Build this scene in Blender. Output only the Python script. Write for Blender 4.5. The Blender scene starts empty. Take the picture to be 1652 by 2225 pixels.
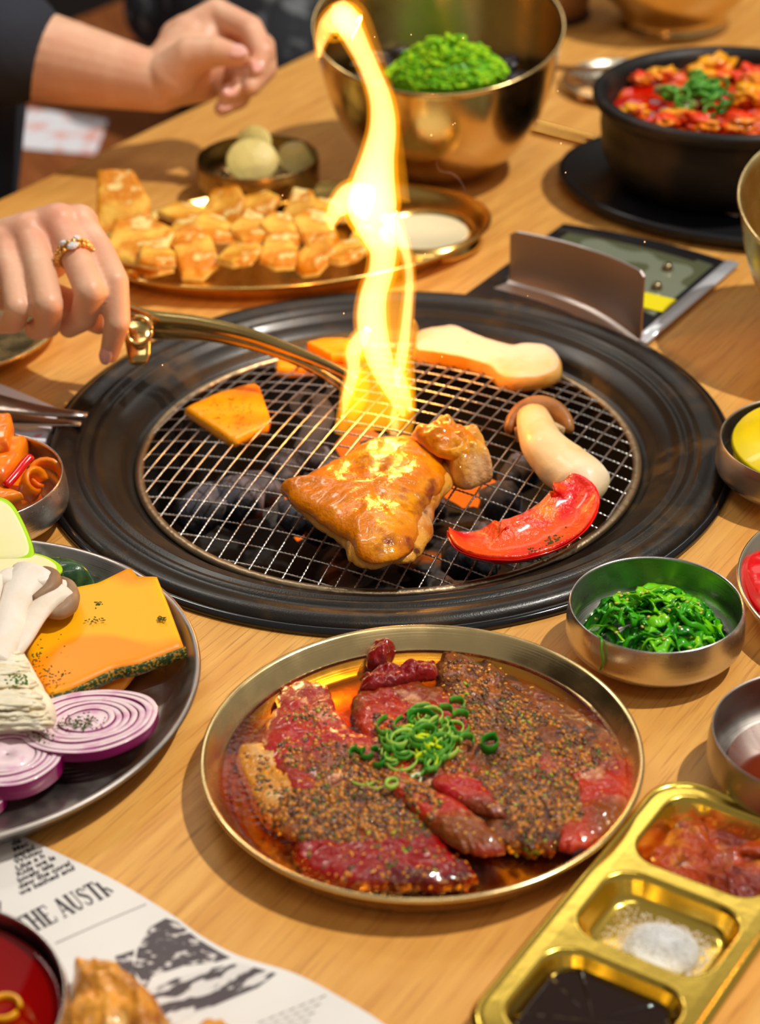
import bpy, bmesh, math, random
from mathutils import Vector, Matrix, noise
from mathutils.bvhtree import BVHTree
R = math.radians
random.seed(7)
C = bpy.context.scene.collection
sc = bpy.context.scene

# ------------------------------------------------------------ camera, world, lights
CAM_H, FPX, PITCH, ROLL = 0.65, 4400.0, R(31.25), R(-1.25)
cd = bpy.data.cameras.new('camera'); cam = bpy.data.objects.new('camera', cd); C.objects.link(cam)
cd.sensor_fit = 'VERTICAL'; cd.sensor_height = 36; cd.lens = FPX/2225*36
cam.location = (0, 0, CAM_H)
CM = Matrix.Rotation(math.pi/2-PITCH, 3, 'X') @ Matrix.Rotation(ROLL, 3, 'Z')
cam.rotation_euler = CM.to_euler(); cd.clip_start = 0.01
cd.dof.use_dof = True; cd.dof.focus_distance = 1.16; cd.dof.aperture_fstop = 6.3
sc.camera = cam
def ray(px, py): return CM @ Vector(((px-826)/FPX, -(py-1112.5)/FPX, -1))
def A(px, py, z=0.0):                       # the point at height z seen at a pixel
    d = ray(px, py); return Vector((0, 0, CAM_H)) + d*((z-CAM_H)/d.z)
def D(px, py, d): return Vector((0, 0, CAM_H)) + ray(px, py)*d     # the point at depth d

w = bpy.data.worlds.new('world'); sc.world = w; w.use_nodes = True
w.node_tree.nodes['Background'].inputs[0].default_value = (1.0, .93, .84, 1)
w.node_tree.nodes['Background'].inputs[1].default_value = 0.23
def light(name, kind, loc, energy, col, target=None, **k):
    l = bpy.data.lights.new(name, kind); l.energy = energy; l.color = col
    for a, b in k.items(): setattr(l, a, b)
    o = bpy.data.objects.new(name, l); o.location = loc; C.objects.link(o)
    if target: o.rotation_euler = (Vector(target)-Vector(loc)).to_track_quat('-Z', 'Y').to_euler()
    return o
light('key_spotlight', 'SPOT', (2.45, 1.15, 4.9), 1040, (1, .94, .84), (.0, 1.25, 0), spot_size=R(60), spot_blend=.4, shadow_soft_size=.06)
light('added_ceiling_light', 'AREA', (-.9, 2.6, 2.2), 10, (1, .92, .8), (0, 1.1, 0), shape='RECTANGLE', size=.7, size_y=.25)  # unseen light added overhead for soft fill and for metals to reflect
light('added_ceiling_light', 'AREA', (.2, -.2, 2.4), 7, (1, .95, .88), (0, 1.1, 0), shape='RECTANGLE', size=1.2, size_y=.3)  # another added light, out of view above the camera
light('added_ceiling_light', 'AREA', (.2, 3.9, 2.45), 9, (1, .95, .86), (.1, 1.2, 0), shape='RECTANGLE', size=2.2, size_y=.55)  # unseen panel added so the gold tray and plates reflect something bright
light('flame_glow', 'POINT', D(828, 640, 1.33), .7, (1, .42, .08), shadow_soft_size=.012)
sc.view_settings.view_transform = 'Standard'; sc.view_settings.look = 'None'
sc.view_settings.exposure = 0.0; sc.view_settings.gamma = 1; sc.view_settings.use_curve_mapping = False

# ------------------------------------------------------------ materials
_m = {}
def rgba(c): return (c[0], c[1], c[2], 1)
def SAT(c, k):
    m = .3*c[0]+.6*c[1]+.1*c[2]; return tuple(min(.95, max(.0015, m+k*(v-m))) for v in c)
def M(name, col, rough=.5, metal=0., mix=(), bump=None, coat=0., sss=0., emit=None, stretch=None, spec=None, rot=None, croug=.05, fine=None, boost=1.22):
    """principled material; mix = (colour, scale, low, high[, detail]) noise blends; bump = (scale, strength)"""
    if name in _m: return _m[name]
    if not metal and boost: col = SAT(col, boost); mix = [(SAT(x[0], boost),)+tuple(x[1:]) for x in mix]; coat = min(1, coat*.55); spec = .35 if spec is None else spec
    m = bpy.data.materials.new(name); m.use_nodes = True; _m[name] = m
    nt = m.node_tree; N = nt.nodes; L = nt.links; b = N['Principled BSDF']
    b.inputs['Base Color'].default_value = rgba(col); b.inputs['Roughness'].default_value = rough
    b.inputs['Metallic'].default_value = metal
    if coat: b.inputs['Coat Weight'].default_value = coat; b.inputs['Coat Roughness'].default_value = croug
    if sss:
        b.inputs['Subsurface Weight'].default_value = sss; b.inputs['Subsurface Scale'].default_value = .004
        b.inputs['Subsurface Radius'].default_value = (1, .4, .2)
    if spec is not None: b.inputs['Specular IOR Level'].default_value = spec
    if emit: b.inputs['Emission Color'].default_value = rgba(emit[0]); b.inputs['Emission Strength'].default_value = emit[1]
    vec = None
    if mix or bump or fine:
        tc = N.new('ShaderNodeTexCoord'); mp = N.new('ShaderNodeMapping'); L.new(tc.outputs['Object'], mp.inputs[0])
        if rot is not None:
            m0 = N.new('ShaderNodeMapping'); L.new(tc.outputs['Object'], m0.inputs[0]); m0.inputs['Rotation'].default_value = (0, 0, rot)
            L.new(m0.outputs[0], mp.inputs[0])
        if stretch: mp.inputs['Scale'].default_value = stretch
        vec = mp.outputs[0]
    cur = None
    for i, mx in enumerate(mix):
        c2, s, lo, hi = mx[:4]
        nz = N.new('ShaderNodeTexNoise'); L.new(vec, nz.inputs['Vector']); nz.inputs['Scale'].default_value = s
        nz.inputs['Detail'].default_value = mx[4] if len(mx) > 4 else 4
        mr = N.new('ShaderNodeMapRange'); L.new(nz.outputs[0], mr.inputs[0])
        mr.inputs[1].default_value = lo; mr.inputs[2].default_value = hi
        mm = N.new('ShaderNodeMix'); mm.data_type = 'RGBA'; L.new(mr.outputs[0], mm.inputs[0])
        if cur: L.new(cur, mm.inputs[6])
        else: mm.inputs[6].default_value = rgba(col)
        mm.inputs[7].default_value = rgba(c2); cur = mm.outputs[2]
    if cur: L.new(cur, b.inputs['Base Color'])
    if bump:
        nz = N.new('ShaderNodeTexNoise'); L.new(vec, nz.inputs['Vector']); nz.inputs['Scale'].default_value = bump[0]
        nz.inputs['Detail'].default_value = 3
        bp = N.new('ShaderNodeBump'); L.new(nz.outputs[0], bp.inputs['Height']); bp.inputs['Strength'].default_value = bump[1]
        bp.inputs['Distance'].default_value = .002; L.new(bp.outputs[0], b.inputs['Normal'])
    return m

def brushed(name, col, rough, dark=None, bscale=1500, st=.15):
    """turned metal: fine rings around the object's own axis"""
    if name in _m: return _m[name]
    m = M(name, col, rough, 1.0); nt = m.node_tree; N = nt.nodes; L = nt.links; b = N['Principled BSDF']
    tc = N.new('ShaderNodeTexCoord'); sp = N.new('ShaderNodeSeparateXYZ'); L.new(tc.outputs['Object'], sp.inputs[0])
    xy = N.new('ShaderNodeCombineXYZ'); L.new(sp.outputs[0], xy.inputs[0]); L.new(sp.outputs[1], xy.inputs[1])
    ln = N.new('ShaderNodeVectorMath'); ln.operation = 'LENGTH'; L.new(xy.outputs[0], ln.inputs[0])
    c2 = N.new('ShaderNodeCombineXYZ'); L.new(ln.outputs['Value'], c2.inputs[0]); L.new(sp.outputs[2], c2.inputs[1])
    nz = N.new('ShaderNodeTexNoise'); nz.inputs['Scale'].default_value = bscale; nz.inputs['Detail'].default_value = 2; L.new(c2.outputs[0], nz.inputs['Vector'])
    bp = N.new('ShaderNodeBump'); bp.inputs['Strength'].default_value = st; bp.inputs['Distance'].default_value = .0005
    L.new(nz.outputs[0], bp.inputs['Height']); L.new(bp.outputs[0], b.inputs['Normal'])
    n2 = N.new('ShaderNodeTexNoise'); n2.inputs['Scale'].default_value = 60; n2.inputs['Detail'].default_value = 5; L.new(tc.outputs['Object'], n2.inputs['Vector'])
    mr = N.new('ShaderNodeMapRange'); L.new(n2.outputs[0], mr.inputs[0]); mr.inputs[1].default_value = .3; mr.inputs[2].default_value = .7
    mr.inputs[3].default_value = rough*.75; mr.inputs[4].default_value = rough*1.35; L.new(mr.outputs[0], b.inputs['Roughness'])
    return m

TA = R(56.6)                                  # direction of the table's edge and its grain
def wood_mat(name, c1, c2, c3, rot):
    m = M(name, c1, .42); nt = m.node_tree; N = nt.nodes; L = nt.links; b = N['Principled BSDF']
    tc = N.new('ShaderNodeTexCoord'); m0 = N.new('ShaderNodeMapping'); L.new(tc.outputs['Object'], m0.inputs[0]); m0.inputs['Rotation'].default_value = (0, 0, -rot)
    def nz(scale, sx, sy, det, dist=0):
        mp = N.new('ShaderNodeMapping'); mp.inputs['Scale'].default_value = (sx, sy, 1); L.new(m0.outputs[0], mp.inputs[0])
        n = N.new('ShaderNodeTexNoise'); n.inputs['Scale'].default_value = scale; n.inputs['Detail'].default_value = det
        n.inputs['Distortion'].default_value = dist; L.new(mp.outputs[0], n.inputs['Vector']); return n.outputs[0]
    def rng(s, lo, hi, a=0., z=1.):
        r = N.new('ShaderNodeMapRange'); L.new(s, r.inputs[0]); r.inputs[1].default_value = lo; r.inputs[2].default_value = hi
        r.inputs[3].default_value = a; r.inputs[4].default_value = z; return r.outputs[0]
    def mx(f, a, bcol):
        k = N.new('ShaderNodeMix'); k.data_type = 'RGBA'; L.new(f, k.inputs[0])
        if isinstance(a, tuple): k.inputs[6].default_value = rgba(a)
        else: L.new(a, k.inputs[6])
        k.inputs[7].default_value = rgba(bcol); return k.outputs[2]
    g = nz(22, .35, 4.0, 5, .6); f = nz(140, .16, 4.5, 3); lane = nz(6, .1, 1.6, 1)
    c = mx(rng(g, .35, .68), c1, c2); c = mx(rng(f, .54, .70, 0, .8), c, c3); c = mx(rng(lane, .5, .62, 0, .35), c, c2)
    L.new(c, b.inputs['Base Color'])
    bp = N.new('ShaderNodeBump'); bp.inputs['Strength'].default_value = .12; bp.inputs['Distance'].default_value = .0006; L.new(f, bp.inputs['Height']); L.new(bp.outputs[0], b.inputs['Normal'])
    return m
WOOD = wood_mat('light_wood', (.78, .42, .105), (.63, .29, .06), (.42, .17, .035), TA)
WOOD_D = wood_mat('dark_wood', (.17, .045, .010), (.08, .02, .006), (.03, .01, .004), TA)
BRASS = brushed('brass', (.86, .64, .30), .24)
GOLD = M('gold_tray_metal', (.93, .64, .11), .20, 1.0, bump=(90, .08))
STEEL = brushed('steel', (.60, .57, .54), .26)
STEEL_D = brushed('worn_steel', (.42, .38, .35), .36)
BOWLGOLD = brushed('bowl_gold', (.66, .47, .20), .20)
IRON = M('black_enamel', (.009, .0065, .005), .34, 0, mix=[((.070, .042, .018), 16, .52, .74, 6), ((.010, .008, .006), 90, .45, .6)], bump=(900, .10), coat=.22, croug=.16, spec=.4)
IRON_S = M('dark_basin', (.006, .006, .006), .5, bump=(60, .5))
WIRE = M('grill_wire', (.62, .60, .57), .28, 1.0, mix=[((.30, .17, .09), 28, .55, .72)])
FRAME = M('grill_frame', (.42, .31, .19), .38, 1.0, bump=(200, .3))
SKIN = M('skin', (.78, .43, .27), .45, mix=[((.76, .33, .21), 14, .5, .75), ((.86, .54, .36), 40, .5, .8)], bump=(260, .12), sss=.25, boost=0)
NAIL = M('nail', (.86, .50, .44), .18, coat=.6)
PUMP = M('pumpkin_flesh', (.93, .46, .006), .42, mix=[((.90, .32, .004), 13, .50, .56, 1)], bump=(240, .05), coat=.1, croug=.3)
PUMPG = M('grilled_pumpkin', (.93, .37, .01), .36, mix=[((.80, .22, .006), 30, .5, .7), ((.05, .03, .01), 130, .66, .72)], bump=(260, .25), coat=.2, croug=.2)
RIND = M('pumpkin_rind', (.035, .06, .018), .5, mix=[((.40, .22, .06), 520, .50, .56, 2)], bump=(250, .6))
HERB = M('dried_herb', (.05, .075, .015), .6)
PAPER = M('paper', (.78, .75, .72), .7, mix=[((.70, .67, .64), 9, .4, .7)])
INK = M('ink', (.045, .035, .04), .8)
INK2 = M('grey_ink', (.10, .085, .09), .8, mix=[((.66, .62, .60), 170, .57, .61, 4)], stretch=(1, 2.2, 1))

# ------------------------------------------------------------ object helpers
def link(name, me, mats, parent=None, loc=None, smooth=True):
    if not isinstance(mats, (list, tuple)): mats = [mats]
    for x in mats: me.materials.append(x)
    if smooth and len(me.polygons): me.polygons.foreach_set('use_smooth', [True]*len(me.polygons))
    o = bpy.data.objects.new(name, me); C.objects.link(o)
    if loc is not None: o.location = loc
    if parent: o.parent = parent
    return o
def tag(o, label, cat, group=None, kind=None):
    o['label'] = label; o['category'] = cat
    if group: o['group'] = group
    if kind: o['kind'] = kind
    return o
def empty(name, loc, label, cat, group=None, rz=0):
    o = bpy.data.objects.new(name, None); C.objects.link(o); o.location = loc; o.rotation_euler = (0, 0, rz); o.empty_display_size = .01
    return tag(o, label, cat, group)
def pyd(vs, fs, mi=None):
    me = bpy.data.meshes.new('mesh'); me.from_pydata([tuple(v) for v in vs], [], fs)
    if mi: me.polygons.foreach_set('material_index', mi)
    me.update(); return me
def outward(me):
    bm = bmesh.new(); bm.from_mesh(me); bmesh.ops.recalc_face_normals(bm, faces=bm.faces); bm.to_mesh(me); bm.free(); return me
def recenter(me, c):
    me.transform(Matrix.Translation(-Vector(c)))
    return me
def lathe_data(prof, seg=96, sx=1, sy=1, slant=0, closed=False):
    vs, fs = [], []; n = len(prof); h = max(z for r, z in prof) or 1
    for r, z in prof:
        for i in range(seg):
            a = 2*math.pi*i/seg; x, y = r*math.cos(a)*sx, r*math.sin(a)*sy
            vs.append((x, y, z + slant*y*(z/h)))
    for k in range(n-1 if not closed else n):
        for i in range(seg):
            j = (i+1) % seg; k2 = (k+1) % n
            fs.append((k*seg+i, k*seg+j, k2*seg+j, k2*seg+i))
    if not closed:
        if prof[0][0] < 1e-3: pass
        else: fs.append(tuple(reversed(range(seg))))
        if prof[-1][0] > 1e-3: fs.append(tuple((n-1)*seg+i for i in range(seg)))
    return vs, fs
def lathe(name, prof, mat, parent=None, loc=None, seg=96, **k):
    vs, fs = lathe_data(prof, seg, **k); return link(name, outward(pyd(vs, fs)), mat, parent, loc)
def smooth_pts(pts, n, closed=True):
    """Catmull-Rom resample to n points"""
    P = [Vector(p) for p in pts]; m = len(P); out = []
    tot = m if closed else m-1
    for i in range(n):
        u = i/n*tot if closed else i/(n-1)*tot*.999999
        k = int(u); t = u-k
        g = (lambda q: P[q % m]) if closed else (lambda q: P[max(0, min(m-1, q))])
        a, b, c, d = g(k-1), g(k), g(k+1), g(k+2)
        out.append(.5*((2*b)+(c-a)*t+(2*a-5*b+4*c-d)*t*t+(3*b-a-3*c+d)*t**3))
    return out
def linear_pts(pts, n, closed=True):
    P = [Vector(p) for p in pts]
    if closed: P.append(P[0])
    Ls = [(P[i+1]-P[i]).length for i in range(len(P)-1)]; T = sum(Ls); out = []
    for i in range(n):
        s = T*i/n if closed else T*i/(n-1)*.999999; k = 0
        while k < len(Ls)-1 and s > Ls[k]: s -= Ls[k]; k += 1
        out.append(P[k].lerp(P[k+1], s/max(Ls[k], 1e-9)))
    return out
def nzv(p, s, seed=0): return noise.noise(Vector((p[0]*s+seed*7.3, p[1]*s-seed*3.1, p[2]*s if len(p) > 2 else 0)))
def sweep_data(path, rad, sides=8, flat=1.0, up=Vector((0, 0, 1)), caps=True, vo=0):
    """tube along path; rad scalar or list of r or (width, height)"""
    vs, fs = [], []; n = len(path); P = [Vector(p) for p in path]
    for k, p in enumerate(P):
        t = (P[min(k+1, n-1)]-P[max(k-1, 0)]).normalized()
        s = t.cross(up)
        if s.length < 1e-4: s = t.cross(Vector((1, 0, 0)))
        s.normalize(); u = s.cross(t)
        r = rad[k] if isinstance(rad, (list, tuple)) else rad
        rw, rh = r if isinstance(r, (tuple, list)) else (r, r*flat)
        for i in range(sides):
            a = 2*math.pi*i/sides
            vs.append(p + s*math.cos(a)*rw + u*math.sin(a)*rh)
    for k in range(n-1):
        for i in range(sides):
            j = (i+1) % sides; fs.append((vo+k*sides+i, vo+k*sides+j, vo+(k+1)*sides+j, vo+(k+1)*sides+i))
    if caps:
        fs.append(tuple(vo+i for i in reversed(range(sides)))); fs.append(tuple(vo+(n-1)*sides+i for i in range(sides)))
    return vs, fs
def sweep(name, path, rad, mat, parent=None, loc=None, **k):
    if loc is not None: path = [Vector(p)-Vector(loc) for p in path]
    vs, fs = sweep_data(path, rad, **k); return link(name, outward(pyd(vs, fs)), mat, parent, loc)
def box_me(sx, sy, sz, bev=0., seg=2):
    bm = bmesh.new(); bmesh.ops.create_cube(bm, size=1); bmesh.ops.scale(bm, vec=(sx, sy, sz), verts=bm.verts)
    if bev: bmesh.ops.bevel(bm, geom=bm.edges[:], offset=bev, segments=seg, affect='EDGES', profile=.5)
    me = bpy.data.meshes.new('mesh'); bm.to_mesh(me); bm.free(); return me
def slab_data(outline, zb, th, p=6, rings=10, seg=72, sharp=False, amp=0., ns=80, seed=0, grad=(0, 0), bottom=True, edge=0., warp=None, near=.0, far=.8, px=True):
    """food piece from its outline (pixels; the near edge is its foot, the far edge its top)"""
    if px:
        ys = [q[1] for q in outline]; y0, y1 = min(ys), max(ys)
        W = []
        for q in outline:
            f = far + (near-far)*(q[1]-y0)/max(1e-6, y1-y0)
            W.append(A(q[0], q[1], zb+th*f))
    else: W = [Vector((q[0], q[1], 0)) for q in outline]
    pts = (linear_pts if sharp else smooth_pts)([(a.x, a.y, 0) for a in W], seg)
    c = sum(pts, Vector())/len(pts); c.z = 0
    if edge: pts = [c+(q-c)*(1+edge*(nzv(q, ns*1.3, seed+9)+.5*nzv(q, ns*3.5, seed+2))) for q in pts]
    vs, fs, mi = [], [], []
    def base(q): return zb + grad[0]*(q.x-c.x) + grad[1]*(q.y-c.y) + (warp(q.x-c.x, q.y-c.y) if warp else 0)
    top = [c+(q-c)*1.0 for q in pts]
    radii = [math.sin(math.pi/2*(k+1)/rings) for k in range(rings)]
    vs.append(Vector((c.x, c.y, base(c)+th+amp*nzv(c, ns, seed))))
    for r in radii:
        h = (max(0, 1-r**p))**(1/2.2)
        for q in pts:
            v = c+(q-c)*r; z = base(v)+th*(.12+.88*h)+amp*(nzv(v, ns, seed)+.45*nzv(v, ns*2.7, seed+4))*(.4+.6*h)
            vs.append(Vector((v.x, v.y, z)))
    for i in range(seg): fs.append((0, 1+i, 1+(i+1) % seg)); mi.append(0)
    for k in range(rings-1):
        for i in range(seg):
            j = (i+1) % seg; fs.append((1+k*seg+i, 1+(k+1)*seg+i, 1+(k+1)*seg+j, 1+k*seg+j)); mi.append(0 if radii[k+1] < .985 else 1)
    o = len(vs)
    for q in pts: v = c+(q-c)*.96; vs.append(Vector((v.x, v.y, base(v))))
    e = 1+(rings-1)*seg
    for i in range(seg): j = (i+1) % seg; fs.append((e+i, o+i, o+j, e+j)); mi.append(1)
    fs.append(tuple(o+i for i in reversed(range(seg)))); mi.append(1)
    return vs, fs, mi, Vector((c.x, c.y, zb))
def slab(name, outline, zb, th, mat, parent=None, rel=None, **k):
    vs, fs, mi, c = slab_data(outline, zb, th, **k); m = mat if isinstance(mat, (list, tuple)) else [mat]
    if len(m) == 1: mi = [0]*len(mi)
    org = rel if rel is not None else c
    return link(name, recenter(pyd(vs, fs, mi), org), m, parent, c if rel is None else None)
def ico(r=1., sub=1):
    bm = bmesh.new(); bmesh.ops.create_icosphere(bm, subdivisions=sub, radius=r)
    v = [x.co.copy() for x in bm.verts]; bm.verts.ensure_lookup_table(); f = [tuple(q.index for q in x.verts) for x in bm.faces]; bm.free(); return v, f
ICO1, ICO2, ICO3 = ico(1, 1), ico(1, 2), ico(1, 3)
def lump(name, loc, size, mat, parent=None, amp=.3, ns=1.3, seed=0, rz=0, sub=3, tilt=0):
    v, f = (ICO1, ICO2, ICO3, ico(1, 4))[sub-1]; rot = Matrix.Rotation(rz, 3, 'Z') @ Matrix.Rotation(tilt, 3, 'X'); vs = []
    for p in v:
        q = p*(1+amp*noise.noise(p*ns+Vector((seed*3.7, seed, 0)))+amp*.4*noise.noise(p*ns*3+Vector((seed, 0, 5))))
        vs.append(rot @ Vector((q.x*size[0], q.y*size[1], q.z*size[2])))
    return link(name, pyd(vs, f), mat, parent, loc)
class Soup:                                    # many tiny pieces joined into one mesh
    def __init__(s): s.v, s.f, s.m = [], [], []
    def add(s, vs, fs, mi=0):
        o = len(s.v); s.v += [Vector(x) for x in vs]; s.f += [tuple(i+o for i in f) for f in fs]; s.m += [mi]*len(fs)
    def ball(s, p, size, mi=0, rot=None, sub=1, amp=0.):
        v, f = (ICO1, ICO2, ICO3)[sub-1]; rot = rot or Matrix.Rotation(random.uniform(0, 6.28), 3, 'Z'); sd = random.random()*50
        s.add([Vector(p)+rot @ Vector((q.x*size[0]*(1+amp*noise.noise(q*2+Vector((sd, 0, 0)))), q.y*size[1], q.z*size[2])) for q in v], f, mi)
    def tube(s, path, rad, mi=0, **k): vs, fs = sweep_data(path, rad, **k); s.add(vs, fs, mi)
    def build(s, name, mats, parent=None, org=(0, 0, 0), loc=None, smooth=True):
        return link(name, recenter(pyd(s.v, s.f, s.m), org), mats, parent, loc if loc is not None else (None if parent else org), smooth)
ORD = ['first', 'second', 'third', 'fourth', 'fifth', 'sixth', 'seventh', 'eighth', 'ninth', 'tenth', 'eleventh', 'twelfth']

# ------------------------------------------------------------ setting
U = Vector((math.cos(TA), math.sin(TA), 0)); V = Vector((math.sin(TA), -math.cos(TA), 0))
def struct(o): o['kind'] = 'structure'; return o
FLOOR = wood_mat('floor_wood', (.07, .035, .02), (.05, .022, .012), (.03, .012, .008), .3)
o = struct(link('floor', box_me(6, 6, .05), FLOOR, None, (0, 1.5, -.775), False))
WALLM = M('dark_wall', (.035, .028, .025), .8, bump=(20, .2))
o = struct(link('wall_back', box_me(6, .1, 3), WALLM, None, (0, 4.5, .75), False))
o = struct(link('wall_left', box_me(.1, 6, 3), WALLM, None, (-3.0, 1.5, .75), False))
# table with a round hole for the grill
GC = Vector((.006, 1.158, 0)); RING_R = .2214
e0, e1 = A(0, 435), A(690, 110); ed = (e1-e0).normalized(); en = Vector((-ed.y, ed.x, 0))
def table():
    t = empty('dining_table', (GC.x, GC.y, -.72), 'long light wooden restaurant table with round built-in grill, seen from above', 'table')
    q0 = e0-ed*1.6; q1 = e0+ed*1.9; W = -en*1.25
    outer = linear_pts([q0, q1, q1+W, q0+W], 96)
    hole = []
    for i in range(96):
        v = outer[i]-GC; v.z = 0; hole.append(GC+v.normalized()*.212)
    vs = []; ro = []
    for z in (0, -.035):
        vs += [Vector((p.x, p.y, z)) for p in outer]+[Vector((p.x, p.y, z)) for p in hole]
    fs = []
    for i in range(96):
        j = (i+1) % 96
        fs += [(i, j, 96+j, 96+i)[::-1], (192+i, 192+j, 288+j, 288+i), (i, 192+i, 192+j, j)[::-1], (96+i, 96+j, 288+j, 288+i)[::-1]]
    me = pyd(vs, fs); me.transform(Matrix.Translation(-Vector((GC.x, GC.y, -.72))))
    bm = bmesh.new(); bm.from_mesh(me); bmesh.ops.recalc_face_normals(bm, faces=bm.faces); bm.to_mesh(me); bm.free()
    link('tabletop', me, WOOD, t, None, False)
    for a, b in ((-.9, .12), (.9, .12), (-.9, 1.1), (.9, 1.1)):
        p = e0+ed*(.35+a)-en*b
        link('leg', box_me(.07, .07, .70, .004), WOOD_D, t, (p.x-GC.x, p.y-GC.y, -.031+.0), False).location.z = -.75+.35+.72
    return t
table()
# bench beyond the table edge
BENCHW = wood_mat('bench_wood', (.34, .11, .03), (.22, .06, .015), (.12, .03, .008), TA)
b = empty('bench', e0+en*.52+ed*.25+Vector((0, 0, -.75)), 'dark brown wooden bench seat beyond the left edge of the table', 'bench', rz=math.atan2(ed.y, ed.x))
link('seat', box_me(2.6, .86, .04, .006), BENCHW, b, (0, 0, .43))
for s in (-1, 1):
    link('leg', box_me(.06, .76, .41, .004), WOOD_D, b, (s*1.1, 0, .205))
bz = -.30
o = slab('menu_sheet', [(35, 285), (62, 235), (235, 262), (215, 318), (205, 338), (40, 322)], bz+.001, .0015, M('menu_paper', (.80, .80, .86), .6, mix=[((.75, .45, .42), 30, .52, .62, 1)]), sharp=True, p=30, near=0, far=0)
tag(o, 'blurred white printed paper lying on the dark bench behind the table', 'paper')

# ------------------------------------------------------------ grill
MZ = -.010; MR = .163; DOME = .021
def zg(x, y):
    r2 = ((x-GC.x)**2+(y-GC.y)**2)/MR**2
    return MZ+DOME*max(0, 1-r2)+.0022
g = empty('table_grill', (GC.x, GC.y, 0), 'large round black charcoal grill sunk into the wooden table', 'grill')
lathe('rim_ring', [(.2205, -.002), (.2214, .0025), (.2195, .0068), (.215, .0088), (.209, .0082), (.2045, .0062), (.2025, .0068), (.2005, .0082), (.1975, .0078), (.1955, .0048), (.1935, .0044), (.1915, .0062), (.189, .0054), (.187, .0022), (.184, .0010), (.1765, -.0020), (.1735, -.0050), (.1715, -.0098), (.1690, -.0108), (.1655, -.0112), (.1640, -.018), (.1640, -.030), (.176, -.012), (.195, -.002)], IRON, g, seg=160, closed=True)
lathe('fire_basin', [(.1665, -.013), (.163, -.03), (.155, -.085), (.145, -.098), (.0005, -.10), (.0005, -.104), (.15, -.103), (.161, -.088), (.1685, -.03), (.170, -.013)], IRON_S, g, seg=96, closed=True)
lathe('outer_lip', [(.2190, -.0005), (.2240, -.0002), (.2254, .0012), (.2252, .0030), (.2238, .0044), (.2215, .0050), (.2195, .0040)], M('black_gloss', (.008, .008, .009), .12, coat=.6), g, seg=160, closed=True)
# burner plate with holes
bp = lathe('burner_plate', [(.0005, -.07), (.075, -.0725), (.085, -.078), (.085, -.08), (.0005, -.075)], M('burner_iron', (.10, .09, .08), .45, .7, mix=[((.006, .006, .006), 75, .53, .57, 0), ((.45, .14, .02), 30, .62, .70, 1)], bump=(75, .6)), g, (.035, -.045, 0))
nt = empty('grill_net', (GC.x, GC.y, MZ), 'round crimped steel wire net with domed middle laid in the black grill', 'grill net')
lathe('net_frame', [(MR+.0032*math.cos(a), .0032*math.sin(a)*.8) for a in [i*math.pi/4 for i in range(8)]], FRAME, nt, seg=128, closed=True)
def wires(ang, spacing, phase, top):
    d = Vector((math.cos(ang), math.sin(ang), 0)); n = Vector((-d.y, d.x, 0)); k = int(MR/spacing)
    for i in range(-k, k+1):
        off = i*spacing+random.uniform(-.0006, .0006)
        half = math.sqrt(max(0, MR**2-off**2))
        if half < .012: continue
        N = max(8, int(half*2/.00105)); path = []
        bend = random.uniform(-.0012, .0012)
        for j in range(N+1):
            s = -half+2*half*j/N; q = n*(off+bend*math.cos(s/half*1.5)+.00016*math.sin(s/.0013*math.pi))+d*s
            path.append((q.x, q.y, DOME*(1-q.length_squared/MR**2)+top+.00018*math.sin(s/.0013*math.pi+1.5)))
        sweep('wire', path, [.00062+.00022*math.sin(q*1.05*2*math.pi/2.2/1.3) for q in range(N+1)], WIRE, nt, None, sides=5)
wires(R(66), .0113, 0, .0009); wires(R(-26), .0156, 1, .0)
CHAR = M('charcoal', (.07, .07, .085), .75, mix=[((.26, .25, .29), 60, .48, .72), ((.012, .012, .014), 25, .5, .6)], bump=(120, .9))
EMBER = M('ember', (.05, .02, .01), .8, emit=((1, .16, .01), 1.1), bump=(120, .8))
spots = []
for i in range(30):
    a = random.uniform(0, 6.28); rr = .11*math.sqrt(random.random())
    spots.append((GC.x-.015+rr*math.cos(a), GC.y+.0+rr*math.sin(a)*.9))
for i, (x, y) in enumerate(spots):
    hot = i % 8 == 3
    s = random.uniform(.012, .022)
    o = lump('charcoal', (x, y, -.052+random.uniform(0, .018)), (s, s*.75, s*.7), EMBER if hot else CHAR, amp=.5, ns=1.6, seed=i, rz=i, sub=2, tilt=i*.7)
    if hot: tag(o, 'small glowing orange ember among the coals under the wire net', 'charcoal', 'glowing embers below the net')
    else:
        wh = ('left' if x < GC.x-.055 else ('right' if x > GC.x+.035 else 'middle')); wv = 'back' if y > GC.y+.03 else ('front' if y < GC.y-.03 else 'centre')
        tag(o, f'{"large" if s > .017 else "small"} grey black charcoal lump under the {wv} {wh} of the wire net', 'charcoal', f'{"large" if s > .017 else "small"} charcoal lumps, {wv} {wh}')

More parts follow.
